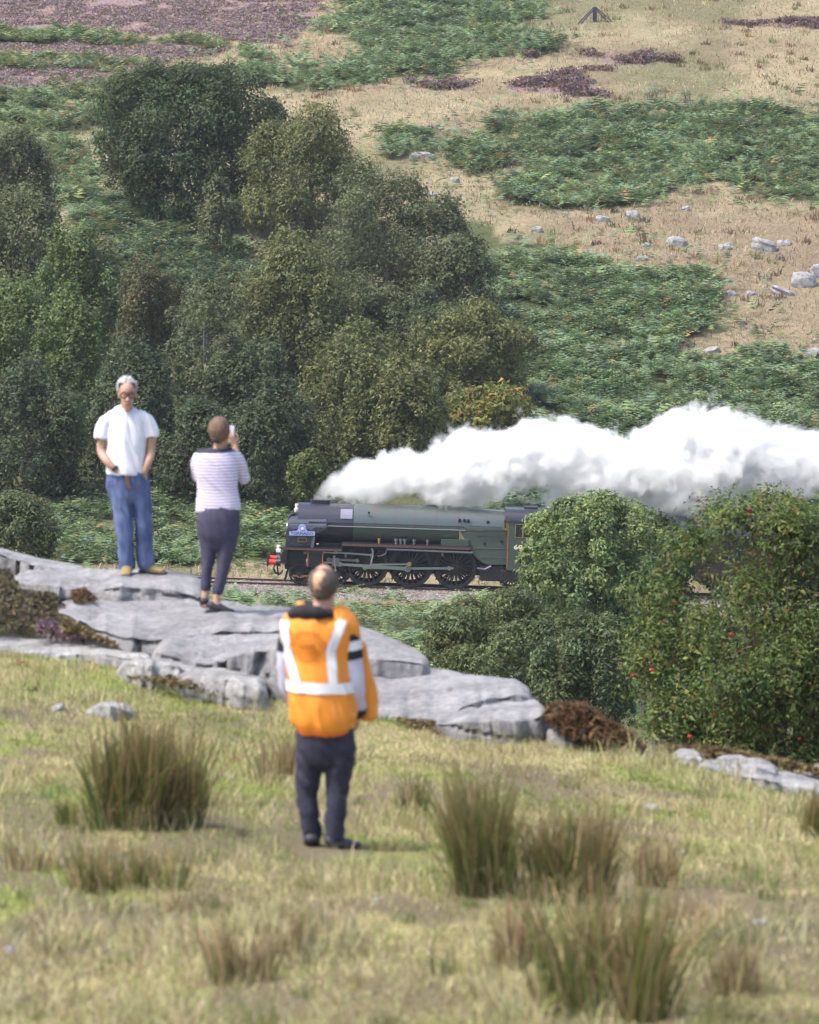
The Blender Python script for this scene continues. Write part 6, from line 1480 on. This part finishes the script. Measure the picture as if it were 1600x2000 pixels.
# ---- man in the orange hi-vis vest
def man_vest():
    root, A, s = person(640, 1655, 25.6, 'man seen from behind in orange hi-vis vest standing on the grass watching the train')
    V = lambda x, y, d, a, q: (*A(x, y, d), a, q)
    b = MB(); c, f, sd2, H = head(b, A, s, 634, 1106, 1182, (.18, 1, -.1))
    limb(b, [V(634, 1160, .0, .062, .065), V(632, 1185, -.01, .064, .066), V(628, 1205, -.02, .09, .08), V(628, 1300, .0, .12, .1), V(634, 1430, .0, .13, .1)], 5, 18)
    limb(b, [V(685, 1245, .0, .05, .05), V(689, 1300, -.02, .045, .045), V(697, 1340, .0, .038, .038), V(699, 1385, .06, .03, .03)], 5, 14)
    hand(b, A(699, 1386, .06), (-.02, .12, -1), (-1, .3, 0), 1, .17, .3)
    limb(b, [V(562, 1245, .03, .05, .05), V(562, 1300, .05, .045, .045), V(568, 1345, .10, .036, .036), V(586, 1385, .16, .028, .028)], 5, 14)
    hand(b, A(586, 1385, .16), (.25, .2, -1), (1, .2, 0), -1, .17, .3)
    fuse(b, 'body', M['skin'], root, .009, 3)
    # shirt sleeves: pale with a black and white band
    b = MB(); limb(b, [V(675, 1220, -.01, .055, .055), V(684, 1245, -.02, .060, .060), V(688, 1290, -.03, .064, .06), V(696, 1340, -.02, .054, .052), V(700, 1388, .05, .044, .043)], 6, 20)
    sl = fuse(b, 'sleeve', M['lilac'], root, .007, 4, .006, 10, 21)
    slice_part(sl, 'sleeve_band', M['blackcloth'], sl, [(A(690, 1282), (-.16, 0, 1))], .003); slice_part(sl, 'sleeve_stripe', M['white_cloth'], sl, [(A(690, 1264), (-.16, 0, 1)), (A(690, 1246), (.16, 0, -1))], .006); slice_part(sl, 'cuff', M['blackcloth'], sl, [(A(699, 1385), (.05, 0, -1))], .004)
    b = MB(); limb(b, [V(576, 1220, .03, .055, .055), V(565, 1245, .03, .056, .058), V(561, 1295, .05, .058, .056), V(563, 1340, .09, .05, .05), V(580, 1384, .15, .04, .04)], 6, 20)
    sl = fuse(b, 'sleeve', M['lilac'], root, .007, 4, .006, 10, 22)
    slice_part(sl, 'sleeve_band', M['blackcloth'], sl, [(A(556, 1270), (.1, 0, 1))], .003)
    # hood lying on the shoulders
    b = MB(); limb(b, [V(572, 1194, -.06, .03, .03), V(590, 1188, -.09, .045, .045), V(618, 1189, -.11, .042, .04), V(644, 1192, -.08, .03, .035)], 5, 16, side=(0, 0, 1)); limb(b, [V(600, 1189, .02, .06, .06), V(612, 1200, -.03, .08, .07)], 5, 16)
    fuse(b, 'hood', M['blackcloth'], root, .008, 4, .006, 10, 7)
    # vest
    b = MB()
    limb(b, [V(630, 1192, -.01, .12, .08), V(627, 1199, -.01, .165, .105), V(625, 1212, -.01, .195, .13), V(625, 1240, -.01, .205, .148), V(627, 1280, .0, .197, .15), V(629, 1325, .0, .20, .165), V(630, 1370, .0, .203, .17), V(631, 1405, .0, .192, .165), V(631, 1427, .0, .15, .14)], 6, 36, caps=False)
    limb(b, [V(590, 1206, .0, .085, .085), V(577, 1217, .01, .072, .083), V(569, 1238, .02, .066, .076)], 5, 16, caps=True)
    limb(b, [V(660, 1206, -.01, .085, .09), V(675, 1220, -.01, .073, .083), V(683, 1243, .01, .067, .076)], 5, 16, caps=True)
    vest = fuse(b, 'hi_vis_vest', M['vest'], root, .008, 3, .016, 5.5, 31, (1, 1, .7))
    b = MB(); limb(b, [V(698, 1262, .12, .05, .03), V(706, 1310, .13, .055, .035), V(714, 1360, .13, .07, .04), V(719, 1400, .12, .062, .035)], 6, 16, caps=True); fuse(b, 'vest_front', M['vest'], root, .008, 4, .007, 7, 33)
    back = lambda f_: f_.normal.y < .25
    def strip(name, p0, p1, w_, extra=(), m='tape', off=.006):
        a0, a1 = Vector(A(*p0)), Vector(A(*p1)); d = (a1 - a0).normalized(); n_ = Vector((d.z, 0, -d.x)); h = w_ / 2 / s
        return slice_part(vest, name, M[m], vest, [(a0 - n_ * h, n_), (a0 + n_ * h, -n_), (a0, d), (a1, -d)] + list(extra), off, back)
    strip('reflective_strip', (559, 1206), (561, 1262), 17); strip('reflective_strip', (561, 1258), (582, 1326), 17)
    strip('reflective_strip', (671, 1202), (647, 1262), 18); strip('reflective_strip', (647, 1258), (652, 1326), 18)
    strip('reflective_strip', (500, 1331), (760, 1338), 21, (), off=.009)
    strip('vest_hem', (500, 1424), (760, 1424), 8, (), 'vest_edge', .004)
    # faded oval print on the back
    def on_back(x, y):
        p = Vector(A(x, y)); hit, loc, nrm, i = vest.ray_cast(Vector((p.x, -1, p.z)), Vector((0, 1, 0))); return (loc if hit else p) + Vector((0, -.006, 0))
    def arc(name, rx, ry, a0, a1, w_, n=40):
        b = MB(); V_ = []
        for k in range(n + 1):
            a = a0 + (a1 - a0) * k / n
            for q in (-w_ / 2, w_ / 2): V_.append(on_back(602 + (rx + q) * math.cos(a), 1253 - (ry + q) * math.sin(a)))
        b.add(V_, [(2 * k, 2 * k + 2, 2 * k + 3, 2 * k + 1) for k in range(n)]); return b.build(name, M['print'], vest)
    bpy.context.view_layer.update()
    arc('print_ring', 34, 21, 0, 2 * math.pi, 1.8, 60); arc('print_ring', 27, 13, 0, 2 * math.pi, 1.4, 60)
    t = text('print_lettering', 'NYMR', .046, M['print'], vest, (0, 0, 0), (0, 0, 0), 0, .0015, 33 / s)
    for v in t.data.vertices:
        x, z = v.co.x, v.co.y; v.co = on_back(602 + x * s, 1253 - z * s)
    arc('print_line', 38, 29, R(50), R(130), 3.2, 24); arc('print_line', 30, 29, R(235), R(305), 3.2, 24)
    # trousers, shoes
    b = MB()
    limb(b, [V(636, 1405, .0, .165, .115), V(637, 1440, .0, .172, .13), V(638, 1466, .0, .16, .12)], 4, 24)
    limb(b, [V(609, 1455, .01, .092, .105), V(604, 1500, .02, .074, .084), V(600, 1545, .02, .062, .068), V(603, 1590, .01, .057, .062), V(611, 1632, .02, .052, .058)], 5, 18)
    limb(b, [V(664, 1455, -.01, .097, .11), V(663, 1500, -.01, .077, .088), V(660, 1545, -.02, .064, .07), V(656, 1590, -.03, .058, .064), V(653, 1636, -.03, .054, .06)], 5, 18)
    fuse(b, 'trousers', M['dark_trousers'], root, .008, 3, .011, 9, 17, (.8, 1, 1.2))
    b = MB(); limb(b, [V(608, 1636, -.04, .045, .035), V(609, 1644, .03, .052, .048), V(607, 1649, .12, .05, .035), V(605, 1651, .20, .042, .022)], 5, 14); fuse(b, 'shoe', M['shoe'], root, .007, 3)
    b = MB(); limb(b, [V(646, 1638, -.05, .042, .04), V(656, 1643, -.04, .052, .05), V(680, 1649, .0, .047, .034), V(700, 1651.5, .03, .038, .02)], 5, 14, side=(0, 1, 0)); fuse(b, 'shoe', M['shoe'], root, .007, 3)
    # cropped hair round a bald crown
    b = MB(); hc = c + Vector((0, 0, H * .14)) - f * .012
    ball(b, hc - f * .008, (.0905, .112, .098), 28); ball(b, hc - Vector((0, 0, .055)) - f * .035, (.066, .07, .06), 18); h = fuse(b, 'hair', M['crop_hair'], root, .0055, 3, .003, 40, 4)
    crown = (Vector((0, 0, 1)) + f * .30).normalized()
    bm = bmesh.new(); bm.from_mesh(h.data)
    bmesh.ops.delete(bm, geom=[v for v in bm.verts if (v.co - hc).normalized().dot(crown) > .70 + .03 * math.sin(30 * v.co.x) or (v.co - hc).dot(f) > .055 or v.co.z < hc.z - .098 or ((v.co - hc).dot(f) > .015 and v.co.z < hc.z - .03)], context='VERTS'); bm.to_mesh(h.data); bm.free()
    h.modifiers.new('s', 'SOLIDIFY').thickness = .004
man_vest()
